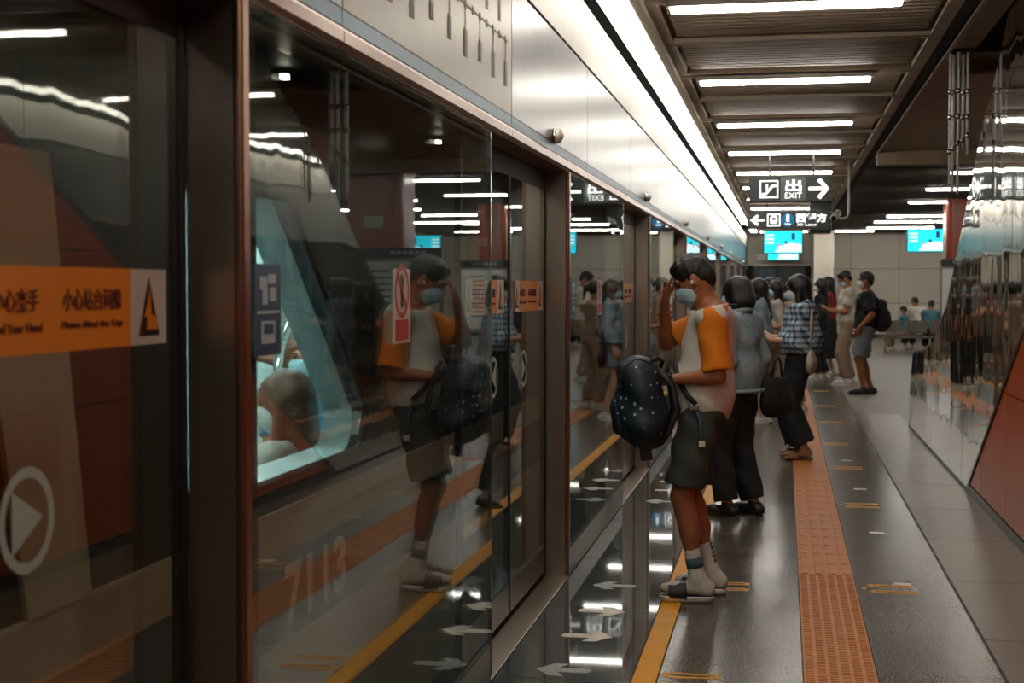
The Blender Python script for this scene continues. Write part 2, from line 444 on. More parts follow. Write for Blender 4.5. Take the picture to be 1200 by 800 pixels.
# ------------------------------------------------------------------ platform screen doors
XF, XD = -1.14, -1.27      # face of the fixed screens, plane of the sliding doors
PL = 2.66                  # length of a fixed screen
Y0 = 2.92
def prohibition(t, y, z):
    flat('notice', rect(.196, .225), 'sticker_white', t, (XF + .001, y, z), FACE_X)
    ring('red_ring', .066, .082, 'sticker_red', t, (XF + .002, y, z + .045), FACE_X)
    flat('figure', [(-.012, -.05), (.012, -.05), (.014, .01), (.022, .03), (.008, .05), (-.008, .05), (-.022, .03), (-.014, .01)], 'sticker_black', t, (XF + .002, y, z + .045), FACE_X)
    flat('slash', [(-.055, .045), (-.045, .055), (.055, -.045), (.045, -.055)], 'sticker_red', t, (XF + .0032, y, z + .045), FACE_X)
    flat('red_block', rect(.15, .062), 'sticker_red', t, (XF + .002, y, z - .072), FACE_X)
def blue_notice(t, y, z):
    flat('blue_notice', rect(.165, .205), 'sticker_blue', t, (XF + .001, y, z), FACE_X)
    for a, b, w, h in ((-.03, .06, .045, .03), (.025, .07, .05, .02), (-.02, .03, .03, .035), (.03, .035, .04, .03)):
        flat('mark', rect(w, h, a, b), 'sticker_pale', t, (XF + .002, y, z), FACE_X)
    flat('rule', rect(.14, .006, 0, -.005), 'sticker_pale', t, (XF + .002, y, z), FACE_X)
    flat('icon', rect(.085, .05, 0, -.05), 'sticker_pale', t, (XF + .002, y, z), FACE_X)
    flat('icon_window', rect(.06, .022, 0, -.042), 'sticker_blue', t, (XF + .0032, y, z), FACE_X)
mat('sticker_white', '#c9c3b2', .45); mat('sticker_red', '#b02a1c', .45); mat('sticker_blue', '#12405e', .4)
mat('sticker_pale', '#a9bcc0', .45); mat('sticker_orange', '#e0851c', .42, var=.06, vscale=3); mat('sticker_black', '#1b1715', .5); mat('sticker_text', '#5a1d18', .5)
mat('etched', '#a9b6aa', .7, var=.05)
WHERE = {-3: 'far behind the viewer', -2: 'behind the viewer', -1: 'just behind the viewer', 0: 'nearest, with the large figures 7113 behind it'}
def where(k): return WHERE.get(k) or '%s along the platform' % ORD[k]
for k in range(-2, 9):
    y0 = Y0 + DP * k; y1 = y0 + PL
    t = thing('glass_screen', 'fixed glass platform screen with steel end post, %s' % where(k), 'glass screen', (XF, y0, 0), 0, 'fixed platform screens')
    def ch(o): o.location = (-XF, -y0, 0); return o
    kids = []
    kids.append(obj('end_post', bx(XD, XF - .012, y0, y0 + .05, 0, 2.2, bev=.004), 'steel_post', t))
    kids.append(obj('edge_strip', bx(XF - .022, XF + .002, y0 - .004, y0 + .045, 0, 2.2, bev=.008), 'steel_orange_reflect', t))
    kids.append(obj('seal', bx(XF - .06, XF - .014, y0 + .05, y0 + .115, 0, 2.2), 'rubber', t))
    kids.append(obj('pane', bx(XF - .012, XF, y0 + .045, y1 - .006, .15, 2.19), 'screen_glass', t))
    kids.append(obj('glass_edge', bx(XF - .013, XF + .001, y1 - .006, y1, .02, 2.19), 'chrome', t))
    kids.append(obj('kick_plate', bx(XF - .02, XF - .001, y0 + .045, y1 - .006, .0, .15, bev=.002), 'steel_brown', t))
    for c in kids: ch(c)
    if k >= -1:
        blue_notice(t, y0 + .145, 1.522)
        prohibition(t, y0 + 1.295, 1.517)
        for c in t.children: ch(c)
    # the pair of sliding doors before this screen
    for h in range(2):
        a = y0 - (DP - PL) + .01 + h * 1.0475; b = a + 1.0425
        d = thing('sliding_door', '%s leaf of the platform door before the fixed screen %s' % (('near', 'far')[h], where(k)), 'platform door', (XD, a, 0), 0, 'sliding platform doors')
        kids = [obj('pane', bx(XD - .012, XD, a + .0, b, .17, 2.1), 'screen_glass', d),
                obj('kick_plate', bx(XD - .02, XD + .002, a, b, .03, .17, bev=.002), 'steel_brown', d),
                obj('top_rail', bx(XD - .02, XD + .002, a, b, 2.1, 2.2), 'rubber', d),
                obj('seal', bx(XD - .022, XD + .003, (b - .018) if h == 0 else a, b if h == 0 else a + .018, .03, 2.2), 'rubber', d),
                obj('edge_stile', bx(XD - .022, XD + .003, a if h == 0 else b - .035, a + .035 if h == 0 else b, .03, 2.2), 'black', d)]
        if k >= -1 and k < 5:
            zc = 1.533; ya = a + .125 if h == 1 else a + .09; n = .81
            kids.append(flat('safety_sticker', rect(n, .152), 'sticker_orange', d, (XD + .001, ya + n / 2, zc), FACE_X))
            for e, w in ((0, .12), (n - .165, .165)):
                kids.append(flat('warning_patch', [(e, -.076), (e + w, -.076), (e + w, .076), (e, .076)], 'sticker_white', d, (XD + .0022, ya, zc), FACE_X))
                cx = e + w / 2
                kids.append(flat('triangle', [(cx - .048, -.058), (cx + .048, -.058), (cx, .06)], 'sticker_black', d, (XD + .0034, ya, zc), FACE_X))
                kids.append(flat('triangle_inner', [(cx - .012, -.046), (cx + .036, -.046), (cx + .03, -.02), (cx + .008, -.016), (cx + .002, .036), (cx - .012, .0), (cx - .024, -.02), (cx - .008, -.02)], 'sticker_orange', d, (XD + .0046, ya, zc), FACE_X))
            if k <= 2:
                kids.append(text('lettering', '小心夹手', 'sticker_text', d, (XD + .003, ya + .215, zc + .017), .15, .04))
                kids.append(text('lettering', '小心站台间隙', 'sticker_text', d, (XD + .003, ya + .49, zc + .017), .23, .04))
                kids.append(text('lettering', 'Mind Your Hand', 'sticker_text', d, (XD + .003, ya + .215, zc - .03), .17, .016))
                kids.append(text('lettering', 'Please Mind the Gap', 'sticker_text', d, (XD + .003, ya + .49, zc - .03), .24, .016))
            yc = a + (.37 if h == 1 else .67); s = 1 if h == 1 else -1
            kids.append(ring('arrow_ring', .073, .092, 'etched', d, (XD + .001, yc, 1.174), FACE_X, sy=1.))
            kids.append(flat('arrow_head', [(-.05 * s, -.055), (.052 * s, 0), (-.05 * s, .055)], 'etched', d, (XD + .001, yc, 1.174), FACE_X))
        for c in kids: c.location = (-XD, -a, 0)
    tag(obj('door_sill', bx(XD + .004, XF, y0 - (DP - PL), y0, -.02, .006, bev=.002), 'steel_sill'), 'brushed steel threshold of the platform door before the fixed screen %s' % where(k), 'door sill', 'door sills')

# header above the screens
HJ = 6.02; HS = DP / 2
k0, k1 = -4, 17
for k in range(k0, k1):
    a = HJ + HS * k + .003; b = a + HS - .006
    cream = (k == -1)
    if k >= -1: lab = ('cream header panel printed with a route map above the nearest glass screen' if cream else 'brushed steel header panel above the platform doors, %s after the route map' % ORD[k])
    else: lab = 'brushed steel header panel above the platform doors, %s before the route map' % ORD[-k - 2]
    t = thing('header_panel', lab, 'header panel', (XF, a, 2.2), 0, 'header panels over the platform doors')
    kids = [obj('shadow_gap', bx(-1.32, XF - .02, a, b, 2.858, 2.886), 'black', t), obj('face', bx(-1.32, XF, a, b, 2.302, 2.86, bev=.003), 'header_cream' if cream else 'header_steel', t),
            obj('blue_band', bx(-1.32, XF - .001, a, b, 2.258, 2.302), 'header_blue', t),
            obj('lower_trim', pr([(-1.32, 2.20), (XF - .012, 2.20), (XF + .004, 2.215), (XF + .004, 2.245), (XF - .004, 2.258), (-1.32, 2.258)], 'y', a, b), 'header_trim', t),
            obj('upper_fascia', pr([(-1.32, 2.884), (XF - .006, 2.884), (XF + .006, 3.21), (-1.32, 3.21)], 'y', a - .003, b + .003), 'fascia_white', t)]
    if cream:
        zl = 2.60
        kids.append(flat('route_line', [(.12, -.004), (2.28, -.004), (2.28, .004), (.12, .004)], 'map_ink', t, (XF + .001, a, zl), FACE_X))
        rr = random.Random(3)
        for i in range(17):
            u = .2 + i * .127
            kids.append(flat('station_mark', rect(.03, .03, u, 0), 'map_ink', t, (XF + .0012, a, zl), FACE_X))
            if i % 2 == 0:
                h = rr.choice((.06, .08, .1)); kids.append(flat('station_label', rect(.05, h, u, -.09 - h / 2), 'map_ink', t, (XF + .0012, a, zl), FACE_X))
                kids.append(flat('station_stem', rect(.006, .075, u, -.05), 'map_ink', t, (XF + .0012, a, zl), FACE_X))
            else:
                kids.append(flat('station_label', rect(.045, .09, u, .1), 'map_ink', t, (XF + .0012, a, zl), FACE_X))
    for c in kids: c.location = (-XF, -a, -2.2)
obj_groove = tag(obj('header_beam', bx(-1.45, -1.322, Y_NEAR, Y_FAR - .2, 2.2, 3.5), 'black'), 'dark steel beam carrying the header panels above the platform doors', 'beam')
for k in range(-1, 8):
    y = 7.15 + k * 4.86
    t = thing('indicator_dome', 'round door indicator lamp low on the header, %s' % (where(k + 1) if k >= 0 else 'just left of the picture'), 'indicator lamp', (XF, y, 2.335), 0, 'door indicator lamps')
    obj('collar', tb([(0, 0, 0), (.012, 0, 0)], .04, 18), 'chrome', t, True)
    bm = ball(bmesh.new(), (.012, 0, 0), (.04, .034, .034), 18); obj('dome', bm, 'dome_glass', t, True) if 'dome_glass' in MATS else obj('dome', bm, mat('dome_glass', '#cdc6b8', .2, .2), t, True)
    obj('band', tb([(.012, 0, -.0355), (.035, 0, -.03), (.05, 0, 0), (.035, 0, .03), (.012, 0, .0355)], .004, 8), 'grey_metal', t)

# ------------------------------------------------------------------ escalator enclosure beside the platform
XW = 1.41
up = [(16.8, 0), (16.72, .45), (16.4, .84), (15.2, .92), (14.2, 1.06), (13.1, 1.435), (10.9, 2.755), (10.2, 3.06), (7.7, 4.55), (2.6, 4.55), (2.6, 4.5)]
esc = thing('escalator', 'polished mirror-steel escalator side panel rising towards the viewer', 'escalator', (XW, 13.5, 0))
def esc_part(name, pts, x0, x1, m):
    o = obj(name, pr(pts, 'x', x0, x1), m, esc); o.location = (-XW, -13.5, 0); return o
def low(y): return (11.55 - y) * .505
joints = [16.8, 14.35, 11.9, 9.45, 7.0, 4.55, 2.6]
def up_z(y):
    for (ya, za), (yb, zb) in zip(up, up[1:]):
        if yb <= y <= ya and ya != yb: return za + (zb - za) * (y - ya) / (yb - ya)
    return 0
for a, b in zip(joints, joints[1:]):
    ys_up = [a - .004] + [p[0] for p in up if b < p[0] < a - .004] + [b + .004]
    top = [(y, up_z(y)) for y in ys_up]
    if a == 16.8: top = [(16.8, 0), (16.72, .45), (16.4, .84), (15.2, .92), (b + .004, up_z(b))]
    ys_lo = [b + .004] + [11.55] * (b < 11.55 < a) + [a - .004]
    bot = [(y, max(0.03, low(y))) for y in ys_lo]
    pts = top + bot
    cl = []
    for p in pts:
        if not cl or (abs(p[0] - cl[-1][0]) + abs(p[1] - cl[-1][1])) > 1e-4: cl.append(p)
    esc_part('steel_panel', cl, XW, XW + .05, 'mirror_steel')
rail = [(16.6, .3), (16.72, .6), (16.5, .86), (15.2, .94), (14.2, 1.08), (13.1, 1.455), (10.9, 2.775), (10.2, 3.08), (7.7, 4.57)]
o = obj('handrail', tb([(XW + .04, y, z) for y, z in rail], .022, 10), 'rubber', esc, True); o.location = (-XW, -13.5, 0)
esc_part('edge_strip', [(11.55, 0), (11.62, 0), (2.6, 4.555), (2.6, 4.52)], XW - .004, XW + .02, 'skirting')
esc_part('skirting', [(16.8, 0), (11.5, 0), (11.5, .03), (16.8, .03)], XW - .002, XW + .05, 'skirting')
# far balustrade and steps
esc_part('far_balustrade', [(16.8, 0), (16.4, .84), (14.2, 1.0), (13.1, 1.4), (10.9, 2.7), (7.7, 4.5), (5.2, 4.5), (14.4, 0)], XW + 1.25, XW + 1.35, 'mirror_steel')
for i in range(18):
    y = 14.3 - i * .4; z = .0 + i * .2
    esc_part('step', [(y, z), (y, z + .2), (y - .4, z + .2), (y - .4, z)], XW + .06, XW + 1.24, 'grey_metal')
wall_esc = struct(obj('wall_escalator', bx(XW + .02, XW + .06, 2.4, 11.3, .0, .0 + .05), 'skirting'))
# orange cladding below the slope
def clip_panel(ya, yb, z0, z1):
    pts = [(ya, z0), (yb, z0), (yb, z1), (ya, z1)]; out = []
    def inside(p): return p[1] <= low(p[0]) - .01
    for p, q in zip(pts, pts[1:] + pts[:1]):
        ip, iq = inside(p), inside(q)
        if ip: out.append(p)
        if ip != iq:
            fa = p[1] - low(p[0]) + .01; fb = q[1] - low(q[0]) + .01; s = fa / (fa - fb)
            out.append((p[0] + (q[0] - p[0]) * s, p[1] + (q[1] - p[1]) * s))
    return out
g = .004
for i in range(9):
    yb = 10.82 - i * 1.21; ya = yb + 1.21
    for (z0, z1) in ((.07, .895), (.895, 1.79), (1.79, 2.68), (2.68, 3.57)):
        p = clip_panel(ya - g, yb + g, z0 + g, z1 - g)
        if len(p) >= 3: obj('wall_panel', pr(p, 'x', XW + .004, XW + .03), 'orange_panel', wall_esc)
obj('skirting', bx(XW - .006, XW + .03, -1, 11.5, 0, .065), 'skirting', wall_esc)
obj('backing', pr([(11.4, 0), (2.4, 4.55), (-6., 4.55), (-6., 0)], 'x', XW + .032, XW + .06), 'black', wall_esc)
# wall on the far side of the escalator well
wall_well = struct(obj('wall_well', bx(2.98, 3.05, -6, 16.2, 0, 4.6), 'skirting'))
for i in range(14):
    for j in range(5):
        obj('wall_panel', bx(2.96, 2.98, 16.2 - 1.5 * (i + 1) + g, 16.2 - 1.5 * i - g, j * .92 + g, j * .92 + .92 - g), 'orange_panel', wall_well)
# hanging clear tubes
t = thing('hanging_tubes', 'cluster of slim shiny tubes hanging from the ceiling beside the escalator', 'hanging tubes', (1.29, 11.3, 3.36))
for i, (x, y, z0) in enumerate(((-.065, 0, 2.36), (-.035, .06, 2.30), (-.01, -.05, 2.28), (.035, .05, 2.62), (.06, -.02, 2.58))):
    o = obj('tube', tb([(x, y, z0 - 3.36), (x, y, 0)], .0105, 10), 'acrylic', t, True)
    for zc in (3.05, 2.86, 2.6 + .03 * i):
        if zc > z0: obj('collar', tb([(x, y, zc - 3.36 - .02), (x, y, zc - 3.36 + .02)], .014, 10), 'chrome', o, True)
obj('mount', bx(-.1, .1, -.1, .1, -.02, .0), 'ceiling_dark', t)

# ------------------------------------------------------------------ far end, opposite side and columns
wall_far = struct(obj('wall_far', bx(-1.5, 9.2, Y_FAR, Y_FAR + .2, -.1, 4.7), 'joint'))
for i, (x0, x1) in enumerate(((.85, 2.1), (2.1, 3.6), (3.6, 5.1), (5.1, 6.6), (6.6, 8.1), (8.1, 9.2))):
    for z0, z1 in ((.12, 1.1), (1.1, 2.2), (2.2, 3.3), (3.3, 4.4)):
        obj('wall_panel', bx(x0 + .006, x1 - .006, Y_FAR - .03, Y_FAR, z0 + .006, z1 - .006), 'wall_cream', wall_far)
obj('wall_panel', bx(-1.3, .85, Y_FAR - .03, Y_FAR, 2.32, 4.4), 'wall_cream', wall_far)
obj('skirting', bx(.85, 9.2, Y_FAR - .035, Y_FAR, 0, .12), 'skirting', wall_far)
pil = struct(obj('wall_pier', bx(.9, 1.5, 44.5, 46.9, 0, 4.4), 'wall_cream'))
d = thing('service_door', 'dark double service door at the far end of the platform', 'door', (-.2, Y_FAR - .05, 0))
obj('leaf', bx(-.75, -.02, -.02, .03, 0, 2.3), 'sign_black', d); obj('leaf', bx(.02, .88, -.02, .03, 0, 2.3), 'sign_black', d)
obj('frame', bx(-.82, .95, -.03, .03, 2.3, 2.36), 'grey_metal', d); obj('vision_panel', bx(-.55, -.1, -.03, -.02, 1.6, 2.2), 'sign_blue_dull' if 'sign_blue_dull' in MATS else mat('sign_blue_dull', '#1d4a63', .3), d)
tag(obj('door_plate', bx(-.85, .3, Y_FAR - .05, Y_FAR - .03, 2.5, 2.66), 'grey_metal'), 'small grey name plate above the dark service door', 'sign')
wall_right = struct(obj('wall_right', bx(9.2, 9.3, Y_NEAR, Y_FAR, 0, 4.6), 'wall_cream'))
wall_back = struct(obj('wall_back', bx(-1.3, 9.2, Y_NEAR - .2, Y_NEAR, 0, 4.6), 'wall_cream'))
def column(y, lab):
    t = thing('column', lab, 'column', (3.55, y, 0)); t['kind'] = 'structure'
    bm = bmesh.new(); prism(bm, [(x, yy) for x, yy in arc(.28, .28, .14, 0, 90, 5) + arc(-.28, .28, .14, 90, 180, 5) + arc(-.28, -.28, .14, 180, 270, 5) + arc(.28, -.28, .14, 270, 360, 5)], 'z', .12, 3.5)
    obj('cladding', bm, 'column_orange', t)
    obj('plinth', bx(-.44, .44, -.44, .44, 0, .12, bev=.02), 'skirting', t)
    obj('plaque', bx(-.14, .14, -.435, -.42, 2.45, 2.62), 'sticker_white', t)
for i, y in enumerate((20.5, 29.6)):
    column(y, ['rust-orange column behind the notice board by the escalator foot', 'rust-orange column between the mirror-steel panel and the wall screen', 'rust-orange column near the cream end wall'][i])
mat('paper', '#e2e2de', .35, var=.04)
def board(x, y, lab):
    t = thing('notice_board', lab, 'notice board', (x, y, 0))
    obj('sheet', bx(-.6, .6, -.03, 0, .75, 1.95), 'paper', t)
    obj('frame', bx(-.63, .63, -.02, .05, .7, 2.0, bev=.01), 'grey_metal', t)
    obj('title_bar', bx(-.63, .63, -.04, .05, 2.0, 2.14, bev=.008), 'sign_black', t)
    for i in range(6): obj('title_glyph', bx(-.4 + i * .09, -.34 + i * .09, -.046, -.04, 2.05, 2.1), 'sticker_pale', t)
    for i in range(10): obj('map_text', bx(.12, .4 - .03 * (i % 3), -.034, -.03, 1.8 - i * .09, 1.83 - i * .09), 'map_ink', t)
    for s in (-1, 1): obj('leg', bx(s * .5 - .03, s * .5 + .03, 0, .05, 0, .7), 'grey_metal', t)
board(3.05, 19.6, 'white map board with a black title bar by the escalator foot')
board(3.6, 28.7, 'white map board in front of the second orange column')

# ------------------------------------------------------------------ hanging signs, screens, camera
def hang(t, x, z0, z1):
    obj('hanger', tb([(x, 0, z0), (x, 0, z1)], .014, 8), 'sign_black', t)
F = FACE_CAM
s1 = thing('exit_sign', 'black hanging sign with escalator symbol, EXIT and right arrow', 'sign', (.06, 18.5, 2.66))
obj('box', bx(-.5, .5, -.06, .06, 0, .325, bev=.008), 'sign_black', s1)
for x in (-.24, .3): hang(s1, x, .325, .8)
for fc, dy in ((F, -.0605),):
    R_ = fc
    def q(name, pts, m, t=.002, off=0.): return flat(name, pts, m, s1, (0, dy - off, 0), fc, t)
    q('lit_panel', rect(.31, .29, .05, .1625), 'sign_panel')
    text('lettering', '出', 'sign_white', s1, (.055, dy - .003, .205), .2, .15, fc, .03)
    text('lettering', 'EXIT', 'sign_white', s1, (.055, dy - .003, .08), .21, .07, fc, .0)
    q('arrow', [(.24, .14), (.42, .14), (.345, .065), (.385, .03), (.49, .1625 - .005), (.49, .1675), (.385, .295), (.345, .26), (.42, .185), (.24, .185)], 'sign_white')
    for a in (rect(.23, .016, -.25, .265), rect(.23, .016, -.25, .06), rect(.016, .2, -.357, .1625), rect(.016, .2, -.143, .1625)): q('icon_frame', a, 'sign_white')
    q('escalator_icon', [(-.34, .09), (-.28, .09), (-.2, .19), (-.16, .19), (-.16, .215), (-.215, .215), (-.295, .115), (-.34, .115)], 'sign_white')
    q('escalator_rider', [(-.285, .15), (-.27, .15), (-.262, .22), (-.285, .225)], 'sign_white')
s2 = thing('direction_sign', 'black hanging sign with left arrow, train symbol and blue line badge', 'sign', (.08, 27.5, 2.69))
obj('box', bx(-.76, .76, -.06, .06, 0, .33, bev=.008), 'sign_black', s2)
for x in (-.4, .4): hang(s2, x, .33, .8)
def q2(name, pts, m, off=0.): return flat(name, pts, m, s2, (0, -.0605 - off, 0), F, .002)
q2('arrow', [(-.7, .16), (-.58, .27), (-.545, .24), (-.605, .185), (-.45, .185), (-.45, .145), (-.605, .145), (-.545, .09), (-.58, .06), (-.7, .17)], 'sign_white')
for a in (rect(.24, .018, -.27, .27), rect(.24, .018, -.27, .06), rect(.018, .21, -.38, .165), rect(.018, .21, -.16, .165)): q2('icon_frame', a, 'sign_white')
q2('train_icon', [(-.33, .1), (-.21, .1), (-.2, .2), (-.23, .245), (-.31, .245), (-.34, .2)], 'sign_white')
q2('train_window', [(-.31, .16), (-.23, .16), (-.235, .215), (-.305, .215)], 'sign_black', .002)
q2('line_badge', arc(-.01, .165, .125, 0, 360, 24)[:-1], 'sign_blue')
text('lettering', '1', 'sign_white', s2, (-.01, -.0655, .2), .05, .13, F); text('lettering', 'Line', 'sign_white', s2, (-.01, -.0655, .095), .1, .04, F)
text('lettering', '西塱方', 'sign_white', s2, (.42, -.0635, .2), .56, .17, F, .03); text('lettering', 'Xi Lang', 'sign_white', s2, (.34, -.0635, .07), .36, .06, F, .02)
def tv(x, y, z, lab, w=.94, h=.55):
    t = thing('wall_screen', lab, 'screen', (x, y, z), 0, 'passenger information screens')
    obj('casing', bx(-w / 2 - .02, w / 2 + .02, 0, .08, -h / 2 - .02, h / 2 + .02, bev=.008), 'tv_black', t)
    obj('picture', bx(-w / 2, w / 2, -.004, 0, -h / 2, h / 2), 'tv_cyan', t)
    f = lambda n, p, m: flat(n, p, m, t, (0, -.0045, 0), F, .001)
    for i in range(3): f('caption', rect(w * .22, h * .09, -w * .35, h * (.3 - .17 * i)), 'tv_pale')
    f('snow_field', [(-w * .22, -h * .47), (w * .49, -h * .47), (w * .49, -h * .12), (w * .2, -h * .05), (-.1 * w, -h * .2)], 'tv_pale')
    for a in (-.12, .02, .2, .36): f('figure', rect(w * .06, h * .16, w * a, -h * .16), 'tv_pink')
    f('figure', rect(w * .09, h * .3, w * .27, h * .25), 'tv_navy'); f('figure', rect(w * .07, h * .12, w * .08, -h * .02), 'tv_navy')
    for s in (-.2, .2): obj('hanger', tb([(s, .04, h / 2), (s, .04, 3.6 - z)], .018, 8), 'sign_black', t)
tv(-.02, 37, 2.75, 'cyan information screen hanging below the direction sign')
tv(3.5, 37, 2.77, 'cyan information screen hanging before the cream end wall')
tv(7.6, 39, 2.77, 'cyan information screen over the opposite platform')
tv(-.02, 46, 2.75, 'cyan information screen farthest down the platform')
c = thing('security_camera', 'white security camera on a bent pipe beside the exit sign', 'camera', (.86, 20, 3.3))
obj('pipe', tb([(0, 0, 0), (0, 0, -.7), (-.02, 0, -.76), (-.07, 0, -.78), (-.16, 0, -.78)], .016, 10), 'cctv_white', c, True)
bm = tb([(-.14, .06, -.7), (-.2, -.12, -.78)], .05, 14); obj('body', bm, 'cctv_white', c, True)
obj('lens', tb([(-.2, -.12, -.78), (-.204, -.135, -.787)], .035, 14), 'tv_black', c)
obj('sunshield', bx(-.24, -.12, -.15, .1, -.70, -.69, bev=.004), 'cctv_white', c)
tag(obj('ceiling_box', bx(.5, .95, 30, 30.6, 2.7, 3.4, bev=.02), 'tv_black'), 'black equipment box hanging right of the direction sign', 'equipment box')

# bench
b = thing('bench', 'perforated steel waiting bench beyond the escalator', 'bench', (3.45, 36.2, 0), -PI / 2)
for i in range(4):
    x = -.0; y = -.9 + i * .6
    st = obj('seat', pr([(-.22, .43), (.2, .46), (.2, .475), (-.22, .445)], 'y', y - .26, y + .26), 'steel', b)
    obj('backrest', pr([(.2, .5), (.22, .5), (.3, .8), (.28, .8)], 'y', y - .26, y + .26), 'steel', b)
obj('beam', bx(-.03, .03, -1.2, 1.2, .36, .42), 'grey_metal', b)
for y in (-1., 1.):
    obj('leg', tb([(-.22, y, 0), (0, y, .38), (.24, y, 0)], .02, 8), 'chrome', b)

# ------------------------------------------------------------------ train behind the screens
XT = -1.55
mat('train_black', '#12100f', .35, var=.1); mat('train_cream', '#d8c8a6', .35, var=.05, vscale=2); mat('train_teal', '#33586a', .35, var=.06)
mat('train_white', '#c3d2d0', .4, var=.03); mat('train_frame', '#16181a', .3); mat('train_digit', '#fff6e0', .4)
mat('train_seat', '#2c6f8a', .4); mat('train_floor', '#8b9092', .4); emit('train_lamp', '#ecf8f4', 75.0)
train = thing('metro_train', 'metro train standing behind the glass screens, numbered 7113, lit inside', 'train', (XT, 4.3, 0))
def tp(name, bm, m, smooth=False, parent=None):
    o = obj(name, bm, m, parent or train, smooth)
    if parent is None: o.location = (-XT, -4.3, 0)
    return o
TY0, TY1 = -6.0, 9.6
W0, W1, WZ0, WZ1 = 3.5, 5.24, .965, 1.86
def w_lo(y):
    r = .14
    if y > W1 - r: return WZ0 + r - math.sqrt(max(0, r * r - (y - W1 + r) ** 2))
    if y < W0 + r: return WZ0 + r - math.sqrt(max(0, r * r - (W0 + r - y) ** 2))
    return WZ0
def w_hi(y):
    r = .1
    z = WZ1 if y < 4.36 else (WZ1 - (y - 4.36) ** 2 * .12 / (y - 4.16) - max(0, y - 4.36) * .77)
    if y < W0 + r: z = min(z, WZ1 - r + math.sqrt(max(0, r * r - (W0 + r - y) ** 2)))
    return max(z, w_lo(y) + .002)
def wall_hole(y0, y1, z0, z1, lo, hi, ys, x0, x1, m, name):
    bm = bmesh.new()
    def strip(ya, yb, za0, za1, zb0, zb1):
        v = [bm.verts.new(p) for p in ((x1, ya, za0), (x1, yb, zb0), (x1, yb, zb1), (x1, ya, za1), (x0, ya, za0), (x0, yb, zb0), (x0, yb, zb1), (x0, ya, za1))]
        for f in ((0, 1, 2, 3), (7, 6, 5, 4), (0, 4, 5, 1), (3, 2, 6, 7), (0, 3, 7, 4), (1, 5, 6, 2)): bm.faces.new([v[i] for i in f])
    strip(y0, ys[0], z0, z1, z0, z1); strip(ys[-1], y1, z0, z1, z0, z1)
    for a, b in zip(ys, ys[1:]):
        strip(a, b, z0, lo(a), z0, lo(b)); strip(a, b, hi(a), z1, hi(b), z1)
    return tp(name, bm, m)
ys = [W0 + (W1 - W0) * i / 60 for i in range(61)]
side = wall_hole(TY0, TY1, .88, 2.9, w_lo, w_hi, ys, XT - .06, XT, 'train_black', 'body_side')
def shrink(y): return y
wf = bmesh.new(); loop = [(y, w_lo(y)) for y in ys] + [(y, w_hi(y)) for y in reversed(ys)]
tube(wf, [(XT - .005, y, z) for y, z in loop[::2]], .018, 6, True); tp('window_frame', wf, 'train_frame')
# pale inner lining around the window
li = bmesh.new(); rl = [(y, w_lo(y)) for y in ys] + [(y, w_hi(y)) for y in reversed(ys)]
A = [li.verts.new((XT - .061, y, z)) for y, z in rl]; B = [li.verts.new((XT - .17, (y - 4.3) * .985 + 4.3, (z - 1.4) * .97 + 1.4)) for y, z in rl]
for i in range(len(rl)): li.faces.new((A[i], A[(i + 1) % len(rl)], B[(i + 1) % len(rl)], B[i]))
r_ = bmesh.ops.extrude_face_region(li, geom=li.faces[:]); bmesh.ops.scale(li, vec=(1, 1.02, 1.02), space=Matrix.Translation((0, -4.3, -1.4)), verts=[v for v in r_['geom'] if isinstance(v, bmesh.types.BMVert)])
bmesh.ops.recalc_face_normals(li, faces=li.faces[:]); tp('window_lining', li, 'train_white')
gp = [(y, w_lo(y)) for y in ys[::3]] + [(y, w_hi(y)) for y in reversed(ys[::3])]
tp('window_pane', pr(gp, 'x', XT - .035, XT - .025), 'train_glass')
tp('cream_band', bx(XT - .05, XT + .004, TY0, TY1, .725, .88, bev=.006), 'train_cream')
nb = tp('number_band', bx(XT - .05, XT + .002, TY0, TY1, .455, .725), 'train_teal')
o = text('number', '7113', 'train_digit', train, (XT + .004, 4.62, .59), .64, .205, FACE_X, .03); o.location = (-XT, -4.3, 0)
tp('lower_panel', bx(XT - .05, XT + .004, TY0, TY1, -.2, .455), 'train_cream')
tp('front_end', bx(-4.3, XT, TY1, TY1 + .1, -.2, 2.9), 'train_black')
# slanted pale door post nearer the viewer
tp('door_post', pr([(2.72, .88), (3.0, .88), (2.83, 1.86), (2.5, 1.86)], 'x', XT, XT + .012), 'train_cream')
# inside
tp('cabin_floor', bx(-4.3, XT - .06, TY0, TY1, -.1, .02), 'train_floor')
tp('cabin_ceiling', bx(-4.3, XT - .06, TY0, TY1, 2.5, 2.55), 'train_white')
tp('far_side', bx(-4.3, -4.2, TY0, TY1, .02, 2.5), 'train_white')
tp('end_wall', bx(-4.2, XT - .06, 9.3, 9.4, .02, 2.5), 'train_white')
tp('near_lining', bx(XT - .09, XT - .065, TY0, W0 - .1, .02, 2.5), 'train_white'); tp('near_lining', bx(XT - .09, XT - .065, W1 + .1, 9.3, .02, 2.5), 'train_white')
for y in (3.0, 5.0, 7.0, 8.8): tp('cabin_lamp', bx(-3.4, -2.3, y - .12, y + .12, 2.47, 2.5), 'train_lamp')
for y in (6.6, 7.9):
    w = tp('far_window', bx(-4.2, -4.19, y - .45, y + .45, 1.15, 1.95, bev=.003), 'train_frame')
    tp('far_door_edge', bx(-4.2, -4.17, y - .62, y - .58, .02, 2.2), 'grey_metal')
tp('grab_pole', tb([(-2.3, 6.3, .02), (-2.3, 6.3, 1.12), (-2.3, 6.36, 1.3), (-2.3, 6.5, 1.42), (-2.3, 6.7, 1.48), (-2.3, 6.95, 1.5)], .018, 10), 'chrome', True)
tp('pole_clamp', bx(-2.34, -2.26, 6.26, 6.36, 1.0, 1.05), 'chrome')
